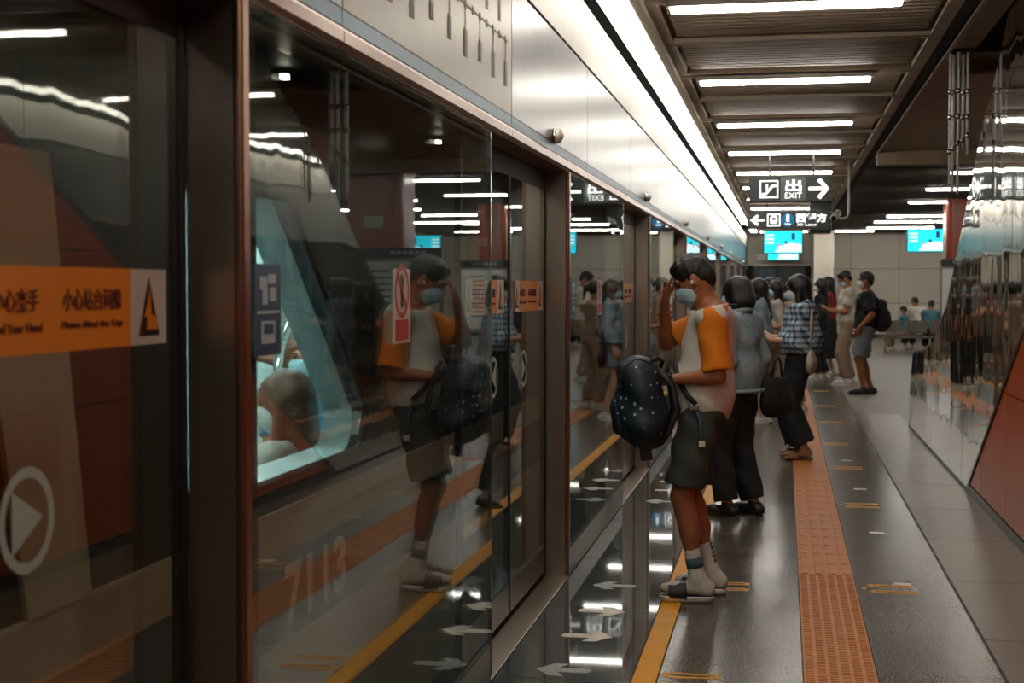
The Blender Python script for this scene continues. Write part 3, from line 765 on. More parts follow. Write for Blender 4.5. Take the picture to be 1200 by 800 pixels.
tp('ceiling_rail', tb([(-2.5, TY0 + 6, 2.1), (-2.5, 9.2, 2.1)], .018, 10), 'chrome', True)
tp('seat_bench', bx(-2.15, XT - .1, 3.6, 5.9, .02, .46, bev=.03), 'train_seat')
tp('seat_divider', bx(-2.2, XT - .1, 5.9, 5.94, .02, .85, bev=.015), 'train_white')
tp('notice', bx(-4.19, -4.18, 5.55, 5.75, 1.7, 1.9), 'sticker_red'); tp('notice', bx(-4.19, -4.18, 5.85, 6.0, 1.65, 1.85), 'sticker_blue'); 
tunnel = struct(obj('wall_tunnel', bx(-5.2, -5.0, Y_NEAR, Y_FAR, -1, 5), 'ceiling_dark'))
struct(obj('floor_track', bx(-5.0, -1.31, Y_NEAR, Y_FAR, -1.0, -.9), 'ceiling_dark'))
for i, y in enumerate((2.0, 3.9, 5.75, 7.6)):
    tag(obj('glow_dot', bx(-1.41, -1.39, y, y + .03, 2.165, 2.18), 'glow_white'), 'tiny white glowing dot in the dark gap above the train, %s along' % ORD[i], 'lamp', 'tiny glowing dots above the train')  # small glowing boxes added to draw a row of bright specks

# ------------------------------------------------------------------ people: signed-distance bodies meshed with surface nets
def _len(v): return np.sqrt((v * v).sum(-1))
class Field:
    def __init__(s, res): s.res = res; s.P = []
    def cap(s, a, b, ra, rb=None, k=.03, flat=False, flat0=False, sc=None, op='u'):
        rb = ra if rb is None else rb
        s.P.append(('c', np.array(a, float), np.array(b, float), ra, rb, k, flat, flat0, sc, op)); return s
    def ell(s, c, r, R=None, k=.03, op='u'):
        s.P.append(('e', np.array(c, float), np.array(r, float), None if R is None else np.array(R, float), k, op)); return s
    def cut(s, p, n): s.P.append(('p', np.array(p, float), np.array(n, float) / np.linalg.norm(n))); return s
    def mesh(s, name, fold=0., ffreq=(14, 14, 9), seed=0):
        res = s.res; lo = np.full(3, 1e9); hi = -lo
        for p in s.P:
            if p[0] == 'c' and p[9] == 'u':
                m = max(p[3], p[4]) * (1.02 * max(1, max(p[8])) if p[8] else 1.02); lo = np.minimum(lo, np.minimum(p[1], p[2]) - m); hi = np.maximum(hi, np.maximum(p[1], p[2]) + m)
            elif p[0] == 'e' and p[5] == 'u':
                m = p[2] if p[3] is None else np.full(3, p[2].max()); lo = np.minimum(lo, p[1] - m); hi = np.maximum(hi, p[1] + m)
        lo -= 4 * res + fold; hi += 4 * res + fold
        n = np.ceil((hi - lo) / res).astype(int) + 1
        ax = [(lo[i] + res * np.arange(n[i])).astype(np.float32) for i in range(3)]
        D = np.full(n, .15, np.float32)
        for p in s.P:
            if p[0] == 'p':
                G = ((ax[0] - p[1][0]) * p[2][0])[:, None, None] + ((ax[1] - p[1][1]) * p[2][1])[None, :, None] + ((ax[2] - p[1][2]) * p[2][2])[None, None, :]
                D = np.maximum(D, G); continue
            if p[0] == 'c':
                _, a, b, ra, rb, k, fl, fl0, sc, op = p; m = max(ra, rb) * (1.75 if sc else 1.) + k + 3 * res; l = np.minimum(a, b) - m; h = np.maximum(a, b) + m
            else:
                _, c, r, R, k, op = p; m = (r if R is None else np.full(3, r.max())) + k + 3 * res; l = c - m; h = c + m
            i0 = np.clip(np.floor((l - lo) / res).astype(int), 0, n - 1); i1 = np.clip(np.ceil((h - lo) / res).astype(int) + 1, 1, n)
            if (i1 <= i0).any(): continue
            X, Y, Z = np.meshgrid(ax[0][i0[0]:i1[0]], ax[1][i0[1]:i1[1]], ax[2][i0[2]:i1[2]], indexing='ij')
            if p[0] == 'c':
                d = b - a; L2 = max(1e-9, float(d @ d)); L = math.sqrt(L2)
                px, py, pz = X - a[0], Y - a[1], Z - a[2]
                t = (px * d[0] + py * d[1] + pz * d[2]) / L2; tc = np.clip(t, 0, 1)
                qx, qy, qz = px - tc * d[0], py - tc * d[1], pz - tc * d[2]
                if sc: qx, qy, qz = qx / sc[0], qy / sc[1], qz / sc[2]
                g = np.sqrt(qx * qx + qy * qy + qz * qz) - (ra + (rb - ra) * tc)
                if fl: g = np.maximum(g, (t - 1) * L)
                if fl0: g = np.maximum(g, -t * L)
            else:
                v = np.stack([X - c[0], Y - c[1], Z - c[2]], -1)
                if R is not None: v = v @ R.astype(np.float32)
                k0 = _len(v / r); k1 = _len(v / (r * r)); g = k0 * (k0 - 1) / np.maximum(k1, 1e-6)
            S = D[i0[0]:i1[0], i0[1]:i1[1], i0[2]:i1[2]]
            if op == 'u':
                hh = np.clip(.5 + .5 * (S - g) / k, 0, 1); S[...] = S * (1 - hh) + g * hh - k * hh * (1 - hh)
            else:
                g = -g; hh = np.clip(.5 - .5 * (S - g) / k, 0, 1); S[...] = S * (1 - hh) + g * hh + k * hh * (1 - hh)
        if fold:
            rs = np.random.RandomState(seed); ph = rs.rand(6) * 6.28
            X, Y, Z = ax[0][:, None, None], ax[1][None, :, None], ax[2][None, None, :]
            f = ffreq
            w = np.sin(X * f[0] * 2 + Z * f[2] * 3 + ph[0] + 1.5 * np.sin(Y * 9 + ph[3])) + np.sin(Y * f[1] * 2.3 - Z * f[2] * 4 + ph[1] + 1.2 * np.sin(X * 11 + ph[4])) + .7 * np.sin((X + Y) * f[0] * 3 + Z * f[2] * 2 + ph[2])
            D = D + (fold * .4 * w).astype(np.float32)
        return nets(D, lo, res, name)
def nets(f, lo, res, name):
    ins = f < 0
    c = np.zeros(np.array(f.shape) - 1, np.int8)
    off = [(i, j, k) for i in (0, 1) for j in (0, 1) for k in (0, 1)]
    sl = lambda o: tuple(slice(q, f.shape[d] - 1 + q) for d, q in enumerate(o))
    for o in off: c += ins[sl(o)]
    act = (c > 0) & (c < 8); idx = np.argwhere(act); Mn = len(idx)
    V = np.stack([f[idx[:, 0] + o[0], idx[:, 1] + o[1], idx[:, 2] + o[2]] for o in off], 1)
    s = np.zeros((Mn, 3)); cnt = np.zeros(Mn); offa = np.array(off, float)
    for a in range(8):
        for b in range(a + 1, 8):
            if np.abs(offa[a] - offa[b]).sum() != 1: continue
            va, vb = V[:, a], V[:, b]; m = (va < 0) != (vb < 0)
            t = np.where(m, va / np.where(m, va - vb, 1), 0)
            s += np.where(m[:, None], offa[a] + t[:, None] * (offa[b] - offa[a]), 0); cnt += m
    co = lo + res * (idx + s / np.maximum(cnt, 1)[:, None])
    vid = np.full(act.shape, -1, np.int64); vid[act] = np.arange(Mn)
    F = []
    for d in range(3):
        e, g = [(1, 2), (2, 0), (0, 1)][d]
        A = [slice(None)] * 3; B = [slice(None)] * 3; A[d] = slice(0, -1); B[d] = slice(1, None)
        a, b = ins[tuple(A)], ins[tuple(B)]
        q = np.argwhere(a != b)
        q = q[(q[:, e] > 0) & (q[:, g] > 0) & (q[:, e] < f.shape[e] - 1) & (q[:, g] < f.shape[g] - 1)]
        def cell(de, dg):
            r = q.copy(); r[:, e] -= de; r[:, g] -= dg; return vid[r[:, 0], r[:, 1], r[:, 2]]
        quad = np.stack([cell(1, 1), cell(0, 1), cell(0, 0), cell(1, 0)], 1)
        flip = ~ins[q[:, 0], q[:, 1], q[:, 2]]
        quad[flip] = quad[flip][:, ::-1]
        F.append(quad)
    F = np.concatenate(F); F = F[(F >= 0).all(1)]
    me = bpy.data.meshes.new(name)
    me.vertices.add(Mn); me.vertices.foreach_set('co', co.astype(np.float32).ravel())
    me.loops.add(len(F) * 4); me.loops.foreach_set('vertex_index', F.astype(np.int32).ravel())
    me.polygons.add(len(F)); me.polygons.foreach_set('loop_start', np.arange(0, len(F) * 4, 4, dtype=np.int32))
    me.update(calc_edges=True); me.validate(); me.shade_smooth()
    return me
def sob(name, me, m, parent):
    me.materials.append(M(m)); o = bpy.data.objects.new(name, me); COL.objects.link(o); o.parent = parent; return o

V3 = lambda *a: np.array(a, float)
def unit(v): v = np.array(v, float); return v / max(1e-9, np.linalg.norm(v))
def rotx(a): c, s = math.cos(a), math.sin(a); return np.array([[1, 0, 0], [0, c, -s], [0, s, c]])
def roty(a): c, s = math.cos(a), math.sin(a); return np.array([[c, 0, s], [0, 1, 0], [-s, 0, c]])
def rotz(a): c, s = math.cos(a), math.sin(a); return np.array([[c, -s, 0], [s, c, 0], [0, 0, 1]])
def ik(a, b, l1, l2, pole):
    d = b - a; L = np.linalg.norm(d)
    if L > (l1 + l2) * .998: b = a + d / L * (l1 + l2) * .998; d = b - a; L = np.linalg.norm(d)
    x = (l1 * l1 - l2 * l2 + L * L) / (2 * L); h = math.sqrt(max(0, l1 * l1 - x * x)); u = d / L
    p = unit(pole); p = unit(p - u * (p @ u))
    return a + u * x + p * h, b

mat('skin', '#a9714f', .5, var=.06, vscale=12); mat('skin_tan', '#995c3a', .48, var=.08, vscale=10); mat('skin_pale', '#c79a7c', .5, var=.06)
mat('hair_black', '#15110f', .42, var=.3, vscale=30, stretch=(6, 6, .6), bump=.4, bscale=40); mat('hair_brown', '#6b3d25', .42, var=.3, vscale=30, stretch=(6, 6, .6), bump=.4, bscale=40)
mat('eye_dark', '#120d0b', .2); mat('mask_blue', '#a4c4cf', .7, var=.05, bump=.2, bscale=60, stretch=(1, 1, 6)); mat('mask_white', '#cfd0cc', .7, var=.04)
mat('cloth_white', '#cfc8ba', .8, var=.05, vscale=9, bump=.25, bscale=30); mat('cloth_orange', '#dc7a0c', .8, var=.06, vscale=8, bump=.25, bscale=30)
mat('cloth_shorts', '#3a3e38', .85, var=.07, vscale=8, bump=.25, bscale=35); mat('cloth_black', '#141416', .8, var=.15, vscale=8, bump=.25, bscale=30)
mat('cloth_denim', '#8b9a9f', .85, var=.14, vscale=40, bump=.3, bscale=60); mat('cloth_denim_dark', '#8396a3', .85, var=.14, vscale=40, bump=.3, bscale=60)
mat('cloth_red', '#8e1f22', .8, var=.1); mat('cloth_beige', '#9c8570', .8, var=.08); mat('cloth_grey', '#6d7476', .8, var=.08); mat('cloth_tan', '#8b6b52', .8)
mat('cloth_teal', '#4d7d86', .8, var=.08); mat('sock_white', '#c9c4b8', .85, var=.06, bump=.3, bscale=90); mat('sock_mark', '#3d5a6a', .8)
mat('shoe_black', '#101011', .5, var=.2); mat('shoe_white', '#c9c6bf', .5, var=.05); mat('sole_white', '#d8d3c8', .55); mat('sandal_tan', '#9a6a4c', .5)
mat('strap_black', '#0e0e10', .6); mat('leather_red', '#3a1214', .5); mat('bag_cream', '#b6a48d', .5); mat('bag_grey', '#4a4640', .6); mat('phone', '#0c0c0e', .2); mat('phone_screen', '#7fa6b4', .15)
mat('metal_small', '#9b9a96', .3, 1.)
def plaid():
    m = mat('cloth_plaid', '#7f93a3', .85); nt = m.node_tree; N = nt.nodes; L = nt.links; b = N['Principled BSDF']; tc = N['Texture Coordinate']
    sx = N.new('ShaderNodeSeparateXYZ'); L.new(tc.outputs['Object'], sx.inputs[0])
    def band(sock, freq, ph):
        m1 = N.new('ShaderNodeMath'); m1.operation = 'MULTIPLY_ADD'; m1.inputs[1].default_value = freq; m1.inputs[2].default_value = ph; L.new(sock, m1.inputs[0])
        m2 = N.new('ShaderNodeMath'); m2.operation = 'SINE'; L.new(m1.outputs[0], m2.inputs[0])
        m3 = N.new('ShaderNodeMath'); m3.operation = 'GREATER_THAN'; m3.inputs[1].default_value = .2; L.new(m2.outputs[0], m3.inputs[0]); return m3.outputs[0]
    ad = N.new('ShaderNodeMath'); ad.operation = 'ADD'; L.new(sx.outputs[0], ad.inputs[0]); L.new(sx.outputs[1], ad.inputs[1])
    h = band(sx.outputs[2], 118, 0); v = band(ad.outputs[0], 118, 1)
    sm = N.new('ShaderNodeMath'); sm.operation = 'ADD'; L.new(h, sm.inputs[0]); L.new(v, sm.inputs[1])
    dv = N.new('ShaderNodeMath'); dv.operation = 'MULTIPLY'; dv.inputs[1].default_value = .5; L.new(sm.outputs[0], dv.inputs[0])
    rp = N.new('ShaderNodeValToRGB'); e = rp.color_ramp.elements; e[0].color = lin('#c3cdd2'); e[1].color = lin('#2c3b52'); x = e.new(.5); x.color = lin('#7590a6')
    rp.color_ramp.interpolation = 'CONSTANT'; e[0].position = 0; x.position = .4; e[-1].position = .9
    L.new(dv.outputs[0], rp.inputs[0]); L.new(rp.outputs[0], b.inputs['Base Color'])
plaid()

class Rig:
    """joints of a figure facing +y, feet at z=0, built for height 1.70 and scaled"""
    def __init__(s, lean=0., head=(0., 0.), neck=0., root=(0, 0, 0), armR=None, armL=None, feet=None, twist=0., girth=1., female=False):
        s.root = V3(*root); s.g = girth; s.female = female
        piv = V3(0, 0, .95)
        Rb = rotz(twist) @ rotx(-lean)
        s.T = lambda p: piv + Rb @ (np.array(p, float) - piv) + s.root
        s.Rb = Rb
        hp = s.T((0, -.012 + neck, 1.50 - abs(neck) * .25)); Rh = Rb @ rotz(head[1]) @ rotx(-head[0]); s.Rh = Rh
        s.Hd = lambda p: hp + Rh @ (np.array(p, float) - V3(0, -.012, 1.50))
        sw = .165 if female else .185
        s.arm = {}
        for sd, spec in ((1, armR), (-1, armL)):
            sh = s.T((sd * sw, -.01, 1.375))
            spec = spec or {}
            tgt = spec.get('to')
            tgt = s.T((sd * .245, .03, .87)) if tgt is None else (V3(*tgt) if spec.get('abs') else s.T(tgt))
            el, wr = ik(sh, tgt, .285, .25, spec.get('pole', (sd * .35, -1, -.2)))
            hd = unit(spec.get('hand', wr - el)); pn = np.array(spec.get('palm', (-sd, 0, 0)), float)
            pn = unit(pn - hd * (pn @ hd)) if abs(unit(pn) @ hd) < .95 else unit(np.cross(hd, (0, 1, 0.1)))
            s.arm[sd] = (sh, el, wr, hd, pn, spec.get('curl', .45))
        s.leg = {}
        feet = feet or {}
        for sd in (1, -1):
            f = feet.get(sd, {})
            hip = s.root + V3(sd * .088, 0, .90)
            an = V3(*f['to']) if 'to' in f else V3(sd * .1, -.03, .085)
            kn, an = ik(hip, an, .425, .41, f.get('pole', (sd * .08, 1, 0)))
            fd = unit(f.get('dir', (sd * .15, 1, 0))); s.leg[sd] = (hip, kn, an, fd)
    def hand(s, F, sd, fat=1.):
        sh, el, wr, d, n, curl = s.arm[sd]
        side = np.cross(d, n)
        if True: thumb = -side if sd < 0 else side
        # thumb side: for a right hand with the palm facing n and fingers along d
        for o in (-.026, -.009, .009, .026): F.cap(wr + d * .015 + side * o * .6, wr + d * .085 + side * o, .0155 * fat, .0145 * fat, k=.012)
        for i, ln in enumerate((.068, .078, .073, .056)):
            o = -.03 + .02 * i; o = -o * (1 if thumb @ side < 0 else -1) * -1
            ln = ln; b0 = wr + d * .088 + side * o
            d1 = unit(d * math.cos(curl) + n * math.sin(curl)); d2 = unit(d * math.cos(curl * 2.1) + n * math.sin(curl * 2.1))
            p1 = b0 + d1 * ln * .5; p2 = p1 + d2 * ln * .5
            F.cap(b0, p1, .0095 * fat, .0088 * fat, k=.004).cap(p1, p2, .0088 * fat, .0072 * fat, k=.004)
        t0 = wr + d * .03 + thumb * .022; t1 = t0 + unit(d * .7 + thumb * .7 + n * .25) * .042; t2 = t1 + unit(d * .95 + thumb * .2 + n * .35) * .032
        F.cap(t0, t1, .0125 * fat, .0105 * fat, k=.01).cap(t1, t2, .0105 * fat, .008 * fat, k=.004)
    def body(s, F, hands=True, fat=1., feet=True):
        T, Hd, Rh, g = s.T, s.Hd, s.Rh, s.g
        # head
        F.ell(Hd((0, -.012, 1.605)), (.074, .094, .092), Rh, k=.02).ell(Hd((0, .026, 1.548)), (.057, .068, .074), Rh, k=.03).ell(Hd((0, .05, 1.507)), (.03, .028, .024), Rh, k=.03)
        F.cap(Hd((0, .088, 1.60)), Hd((0, .107, 1.558)), .009, .0125, k=.014)
        for sd in (1, -1):
            F.ell(Hd((sd * .075, -.008, 1.575)), (.010, .021, .032), Rh @ rotz(-sd * .35), k=.008)
            F.ell(Hd((sd * .031, .088, 1.59)), (.017, .014, .012), Rh, k=.012, op='s')
            F.cap(Hd((sd * .016, .089, 1.612)), Hd((sd * .046, .078, 1.612)), .008, .007, k=.014)
        F.ell(Hd((0, .092, 1.53)), (.022, .008, .008), Rh, k=.012)
        F.cap(T((0, -.022, 1.38)), Hd((0, -.006, 1.53)), .055 if not s.female else .047, .052 if not s.female else .045, k=.04)
        # torso
        F.ell(T((0, -.005, 1.25)), (.155 * g, .105 * g, .19), s.Rb, k=.05).ell(T((0, .005, 1.06)), (.135 * g, .1 * g, .17), s.Rb, k=.06).ell(s.root + V3(0, -.012, .93), (.155 * g, .11 * g, .115), k=.06)
        F.cap(s.arm[1][0], s.arm[-1][0], .05, .05, k=.06)
        for sd in (1, -1):
            sh, el, wr, d, n, c = s.arm[sd]
            F.cap(sh, el, .047 * g, .037 * g, k=.04).cap(el, wr, .037 * g, .025 * g, k=.02); F.ell(el + (wr - el) * .25, (.036 * g,) * 3, k=.03)
            if hands: s.hand(F, sd, fat)
            hip, kn, an, fd = s.leg[sd]
            F.cap(hip, kn, .078 * g, .052 * g, k=.05).cap(kn, an, .048 * g, .034 * g, k=.03)
            back = unit(np.cross(np.cross(kn - an, fd), kn - an)) * -1
            F.cap(kn + (an - kn) * .18 + back * .016, kn + (an - kn) * .45 + back * .014, .042 * g, .04 * g, k=.04)
            if feet:
                he = an + V3(0, 0, -.045) - fd * .035; F.cap(an, he, .034, .032, k=.03).cap(he, he + fd * .15 + V3(0, 0, -.008), .032, .026, k=.03).cap(he + fd * .14, he + fd * .2 + V3(0, 0, -.012), .028, .018, k=.02)
        return F
    def torso_cloth(s, F, e, hem, k=.05, flare=0.):
        T, g = s.T, s.g
        F.ell(T((0, -.005, 1.25)), (.155 * g + e, .105 * g + e, .2 + e), s.Rb, k=k).ell(T((0, .005, 1.06)), (.145 * g + e, .108 * g + e, .19), s.Rb, k=k)
        F.ell(T((0, -.008, hem + .12)), (.155 * g + e + flare, .115 * g + e + flare, .2), s.Rb, k=k)
        F.cap(s.arm[1][0], s.arm[-1][0], .052 + e, .052 + e, k=k)
        up = s.Rb @ V3(0, 0, 1)
        return F
    def close(s, F, hem, neck=1.445):
        up = s.Rb @ V3(0, 0, 1)
        F.cut(s.T((0, 0, hem)), -up); F.cut(s.T((0, -.02, neck)), unit(s.Rb @ V3(0, .35, 1))); return F
    def sleeve(s, F, sd, e, upto, k=.04, flare=0.):
        sh, el, wr = s.arm[sd][:3]; g = s.g
        if upto <= 1: F.cap(sh, sh + (el - sh) * upto, .05 * g + e, .042 * g + e + flare, k=k, flat=True)
        else:
            F.cap(sh, el, .05 * g + e, .042 * g + e, k=k); F.cap(el, el + (wr - el) * (upto - 1), .042 * g + e, .032 * g + e + flare, k=.02, flat=True)
        return F

def hair(rig, style, res, name='hair'):
    H, R = rig.Hd, rig.Rh; F = Field(res)
    if style == 'short':
        F.ell(H((0, -.017, 1.617)), (.081, .101, .097), R, k=.02).ell(H((0, .03, 1.672)), (.060, .052, .030), R, k=.03).ell(H((0, -.07, 1.57)), (.062, .035, .06), R, k=.02)
        F.ell(H((0, .118, 1.56)), (.10, .075, .078), R, k=.008, op='s').cap(H((.09, .035, 1.50)), H((-.09, .035, 1.50)), .066, k=.01, op='s')
        for sd in (1, -1): F.ell(H((sd * .085, -.006, 1.57)), (.03, .03, .036), R, k=.008, op='s')
        return F.mesh(name, fold=.005, ffreq=(60, 60, 12), seed=5)
    elif style == 'bob':
        F.ell(H((0, -.02, 1.605)), (.094, .110, .106), R, k=.03).ell(H((0, -.032, 1.522)), (.106, .10, .09), R, k=.04)
        F.ell(H((0, .125, 1.545)), (.075, .085, .10), R, k=.015, op='s').cap(H((0, .02, 1.42)), H((0, .14, 1.44)), .07, k=.02, op='s')
        F.cut(H((0, 0, 1.452)), R @ V3(0, .1, -1))
    elif style in ('long', 'ponytail'):
        F.ell(H((0, -.018, 1.61)), (.092, .108, .102), R, k=.02)
        F.ell(H((0, .115, 1.56)), (.07, .085, .085), R, k=.012, op='s')
        if style == 'long':
            a = H((0, -.062, 1.58)); b = rig.T((0, -.115, 1.24))
            F.cap(a, b, .075, .05, k=.04, sc=(1.3, .75, 1))
            for sd in (1, -1): F.cap(H((sd * .07, -.01, 1.58)), rig.T((sd * .1, .0, 1.33)), .032, .022, k=.03)
        else:
            F.cap(H((0, -.10, 1.63)), H((0, -.15, 1.58)), .028, .032, k=.02).cap(H((0, -.15, 1.58)), H((0, -.13, 1.42)), .032, .012, k=.02)
    return F.mesh(name, fold=.004, ffreq=(30, 30, 4), seed=5)

def person(lab, loc, yaw, H=1.70, res=.014, skin='skin', hairst='short', hairm='hair_black', mask='mask_blue', pose=None, wear=(), shoes='shoe_white', shoe='sneaker', socks=None, fat=1.15, group=None, fold=.008):
    pose = dict(pose or {})
    if 'feet' not in pose:
        st = .05 if len(lab) % 2 else -.05
        pose['feet'] = {1: dict(to=(.1, -.03 + st, .085)), -1: dict(to=(-.1, -.03 - st * .9, .085))}
    rig = Rig(**pose)
    t = thing('person', lab, 'person', loc, yaw, group); t.scale = (H / 1.70,) * 3
    F = Field(res); rig.body(F, fat=fat); b = sob('body', F.mesh('body'), skin, t)
    sob('hair', hair(rig, hairst, res), hairm, t)
    for sd in (1, -1):
        e = bmesh.new(); c = rig.Hd((sd * .031, .079, 1.59)); ball(e, tuple(c), .011, 10); obj('eye', e, 'eye_dark', t, True)
        obj('eyebrow', tb([tuple(rig.Hd((sd * .015, .099, 1.613))), tuple(rig.Hd((sd * .032, .095, 1.619))), tuple(rig.Hd((sd * .05, .082, 1.614)))], .0042, 6), hairm, t)
    if mask:
        F = Field(min(res, .008)); Hd = rig.Hd
        F.ell(Hd((0, .032, 1.538)), (.064, .077, .073), rig.Rh, k=.02).cap(Hd((0, .094, 1.580)), Hd((0, .104, 1.535)), .014, .016, k=.03)
        u = rig.Rh
        F.cut(Hd((0, .036, 0 + 1.45)), u @ V3(0, -.75, -.5)); F.cut(Hd((0, .012, 1.5)), u @ V3(0, -1, .25)); F.cut(Hd((0, .09, 1.583)), u @ V3(0, .25, 1))
        mk = sob('face_mask', F.mesh('face_mask', fold=.0016, ffreq=(4, 4, 70)), mask, t)
        for sd in (1, -1):
            obj('ear_loop', tb([tuple(Hd((sd * .058, .03, 1.57))), tuple(Hd((sd * .074, -.005, 1.598))), tuple(Hd((sd * .077, -.022, 1.57))), tuple(Hd((sd * .066, .0, 1.535))), tuple(Hd((sd * .052, .03, 1.515)))], .0018, 5), 'mask_white', mk)
    for i, w in enumerate(wear):
        kind, m = w[0], w[1]; o = w[2] if len(w) > 2 else {}
        F = Field(o.get('res', res)); e = o.get('e', .018)
        if kind == 'top':
            hem = o.get('hem', .90); rig.torso_cloth(F, e, hem, flare=o.get('flare', .0))
            for sd in (1, -1): rig.sleeve(F, sd, e * .8, o.get('sleeve', .6), flare=o.get('sflare', .01))
            rig.close(F, hem, o.get('neck', 1.445)); nm = o.get('name', 'shirt')
        elif kind == 'torso':
            hem = o.get('hem', .90); rig.torso_cloth(F, e, hem, flare=o.get('flare', .0)); rig.close(F, hem, o.get('neck', 1.445)); nm = o.get('name', 'shirt')
        elif kind == 'bottom':
            upto = o.get('upto', 1.9); r0, r1 = o.get('r', (.095, .07)); rm = o.get('rm', (r0 + r1) / 2)
            F.ell(rig.root + V3(0, -.012, .93), (.155 * rig.g + .02, .115 * rig.g + .02, .13), k=.05)
            for sd in (1, -1):
                hip, kn, an, fd = rig.leg[sd]
                if upto <= 1: F.cap(hip, hip + (kn - hip) * upto, r0, r1, k=.025, flat=True)
                else: F.cap(hip, kn, r0, rm, k=.02).cap(kn, kn + (an - kn) * (upto - 1), rm, r1, k=.015, flat=True)
            F.cut(rig.root + V3(0, 0, o.get('waist', 1.0)), (0, 0, 1)); nm = o.get('name', 'trousers' if upto > 1 else 'shorts')
        elif kind == 'skirt':
            z0 = o.get('hem', .35); r0, r1 = o.get('r', (.16, .22))
            F.cap(rig.root + V3(0, -.01, 1.0), rig.root + V3(0, -.01, z0), r0, r1, k=.04, sc=(1.05, .8, 1), flat=True, flat0=True); nm = o.get('name', 'skirt')
        g_ = sob(nm, F.mesh(nm, fold=o.get('fold', fold), seed=i + 3), m, t)
        if nm == 'jacket':
            cl = [tuple(rig.T((.082 * math.cos(a), -.02 + .078 * math.sin(a), 1.452 - .02 * math.sin(a)))) for a in [2 * PI * q_ / 20 for q_ in range(20)]]
            obj('collar', tb(cl, .02, 8, True), m, g_, True)
            hm = o.get('hem', .9) + .02; ex = .155 * rig.g + e + .018; ey = .118 * rig.g + e + .018
            obj('hem_band', tb([tuple(rig.T((ex * math.cos(a), -.008 + ey * math.sin(a), hm))) for a in [2 * PI * q_ / 28 for q_ in range(28)]], .016, 6, True), m, g_, True)
    for sd in (1, -1):
        hip, kn, an, fd = rig.leg[sd]
        he = an + V3(0, 0, -.05) - fd * .045; up = V3(0, 0, 1)
        base = an[2] - dict(slide=.115, sandal=.107).get(shoe, .085)
        if socks:
            F = Field(min(res, .01)); F.cap(an + unit(kn - an) * socks, an, .041, .039, k=.02, flat0=False).cap(an, he, .04, .036, k=.03).cap(he, he + fd * .16, .036, .03, k=.03).cap(he + fd * .15, he + fd * .205, .032, .022, k=.02)
            F.cut(an + unit(kn - an) * socks, unit(kn - an)); F.cut((0, 0, base + (.03 if shoe == 'slide' else .012)), (0, 0, -1)); so = sob('sock', F.mesh('sock'), 'sock_white', t)
        if shoe == 'none': continue
        R = np.stack([np.cross(fd, up), fd, up], 1)
        mid = V3(an[0], an[1], base) + fd * (.055 if shoe == 'sneaker' else .035)
        if shoe == 'sneaker':
            F = Field(min(res, .01)); F.cap(an + V3(0, 0, .01), he, .044, .042, k=.03).cap(he, he + fd * .17, .042, .034, k=.03).cap(he + fd * .15, he + fd * .225, .04, .028, k=.03)
            F.cut((0, 0, base + .012), (0, 0, -1)); F.cut(an + V3(0, 0, .02), unit(V3(0, 0, 1) - fd * .3)); sh = sob('shoe', F.mesh('shoe'), shoes, t)
            bm = bmesh.new()
            pl = [(-.04, -.11), (.04, -.11), (.045, .0), (.052, .08), (.04, .15), (.0, .175), (-.04, .15), (-.052, .08), (-.045, 0)]
            prism(bm, [tuple((R @ V3(u, v, 0) + mid)[:2]) for u, v in pl], 'z', base + .0, base + .024); obj('sole', bm, 'sole_white' if shoes == 'shoe_white' else shoes, sh)
        elif shoe in ('slide', 'sandal'):
            bm = bmesh.new()
            pl = [(-.025, -.118), (.025, -.118), (.038, -.09), (.043, -.05), (.046, .05), (.049, .09), (.04, .135), (.02, .155), (-.02, .155), (-.04, .135), (-.049, .09), (-.046, .05), (-.043, -.05), (-.038, -.09)]
            th = .032 if shoe == 'slide' else .022
            bm.free(); F = Field(.007); c0 = mid + V3(0, 0, .03)
            F.cap(c0 - fd * .075, c0 + fd * .02, .043, .042, k=.02).cap(c0 + fd * .02, c0 + fd * .105 + V3(0, 0, .006), .042, .05, k=.02)
            F.cut((0, 0, base), (0, 0, -1)); F.cut((0, 0, base + th), (0, 0, 1)); sh = sob('sandal', F.mesh('sandal'), 'sole_white' if shoe == 'slide' else shoes, t)
            bm = bmesh.new(); prism(bm, [tuple((R @ V3(u * .9, v * .95, 0) + mid)[:2]) for u, v in pl], 'z', base + th, base + th + .004); obj('footbed', bm, shoes, sh)
            F = Field(.007)
            a0 = V3(an[0], an[1], base + th + .012) + fd * .05; a1 = V3(an[0], an[1], base + th + .006) + fd * .14
            F.cap(a0, a1, .056, .049, k=.01, flat=True, flat0=True, sc=(1, 1, 1.05) if shoe == 'slide' else (1, 1, .95)); F.cut((0, 0, base + th * .6), (0, 0, -1)); sob('strap', F.mesh('strap'), shoes, sh)
    return t, rig

# ------------------------------------------------------------------ the people on the platform
D = math.radians
hero_pose = dict(lean=-.11, head=(.62, -.05), neck=.06, root=(0, -.01, .032), girth=1.0,
    armL=dict(to=(-.19, .15, 1.10), abs=1, pole=(-.12, -.6, -1), hand=(.1, 1, .02), palm=(1, 0, -.2), curl=.8),
    armR=dict(to=(.05, .178, 1.462), abs=1, pole=(.3, .9, -.8), hand=(-.42, -.16, 1), palm=(-.15, -1, -.2), curl=.22),
    feet={-1: dict(to=(-.10, .0, .115), dir=(-.05, 1, 0)), 1: dict(to=(.10, -.055, .115), dir=(.05, 1, 0))})
hero, hr = person('young man in orange-sleeved white T-shirt and slide sandals, hand on his forehead', (-.415, 7.30, 0), D(90), 1.73, res=.0075, skin='skin_tan', hairst='short', pose=hero_pose, fat=1.0,
    wear=[('torso', 'cloth_white', dict(hem=.87, e=.026, flare=.012, neck=1.43, fold=.007)), ('bottom', 'cloth_shorts', dict(upto=.86, r=(.100, .098), fold=.009, waist=1.02))],
    shoes='shoe_black', shoe='slide', socks=.15)
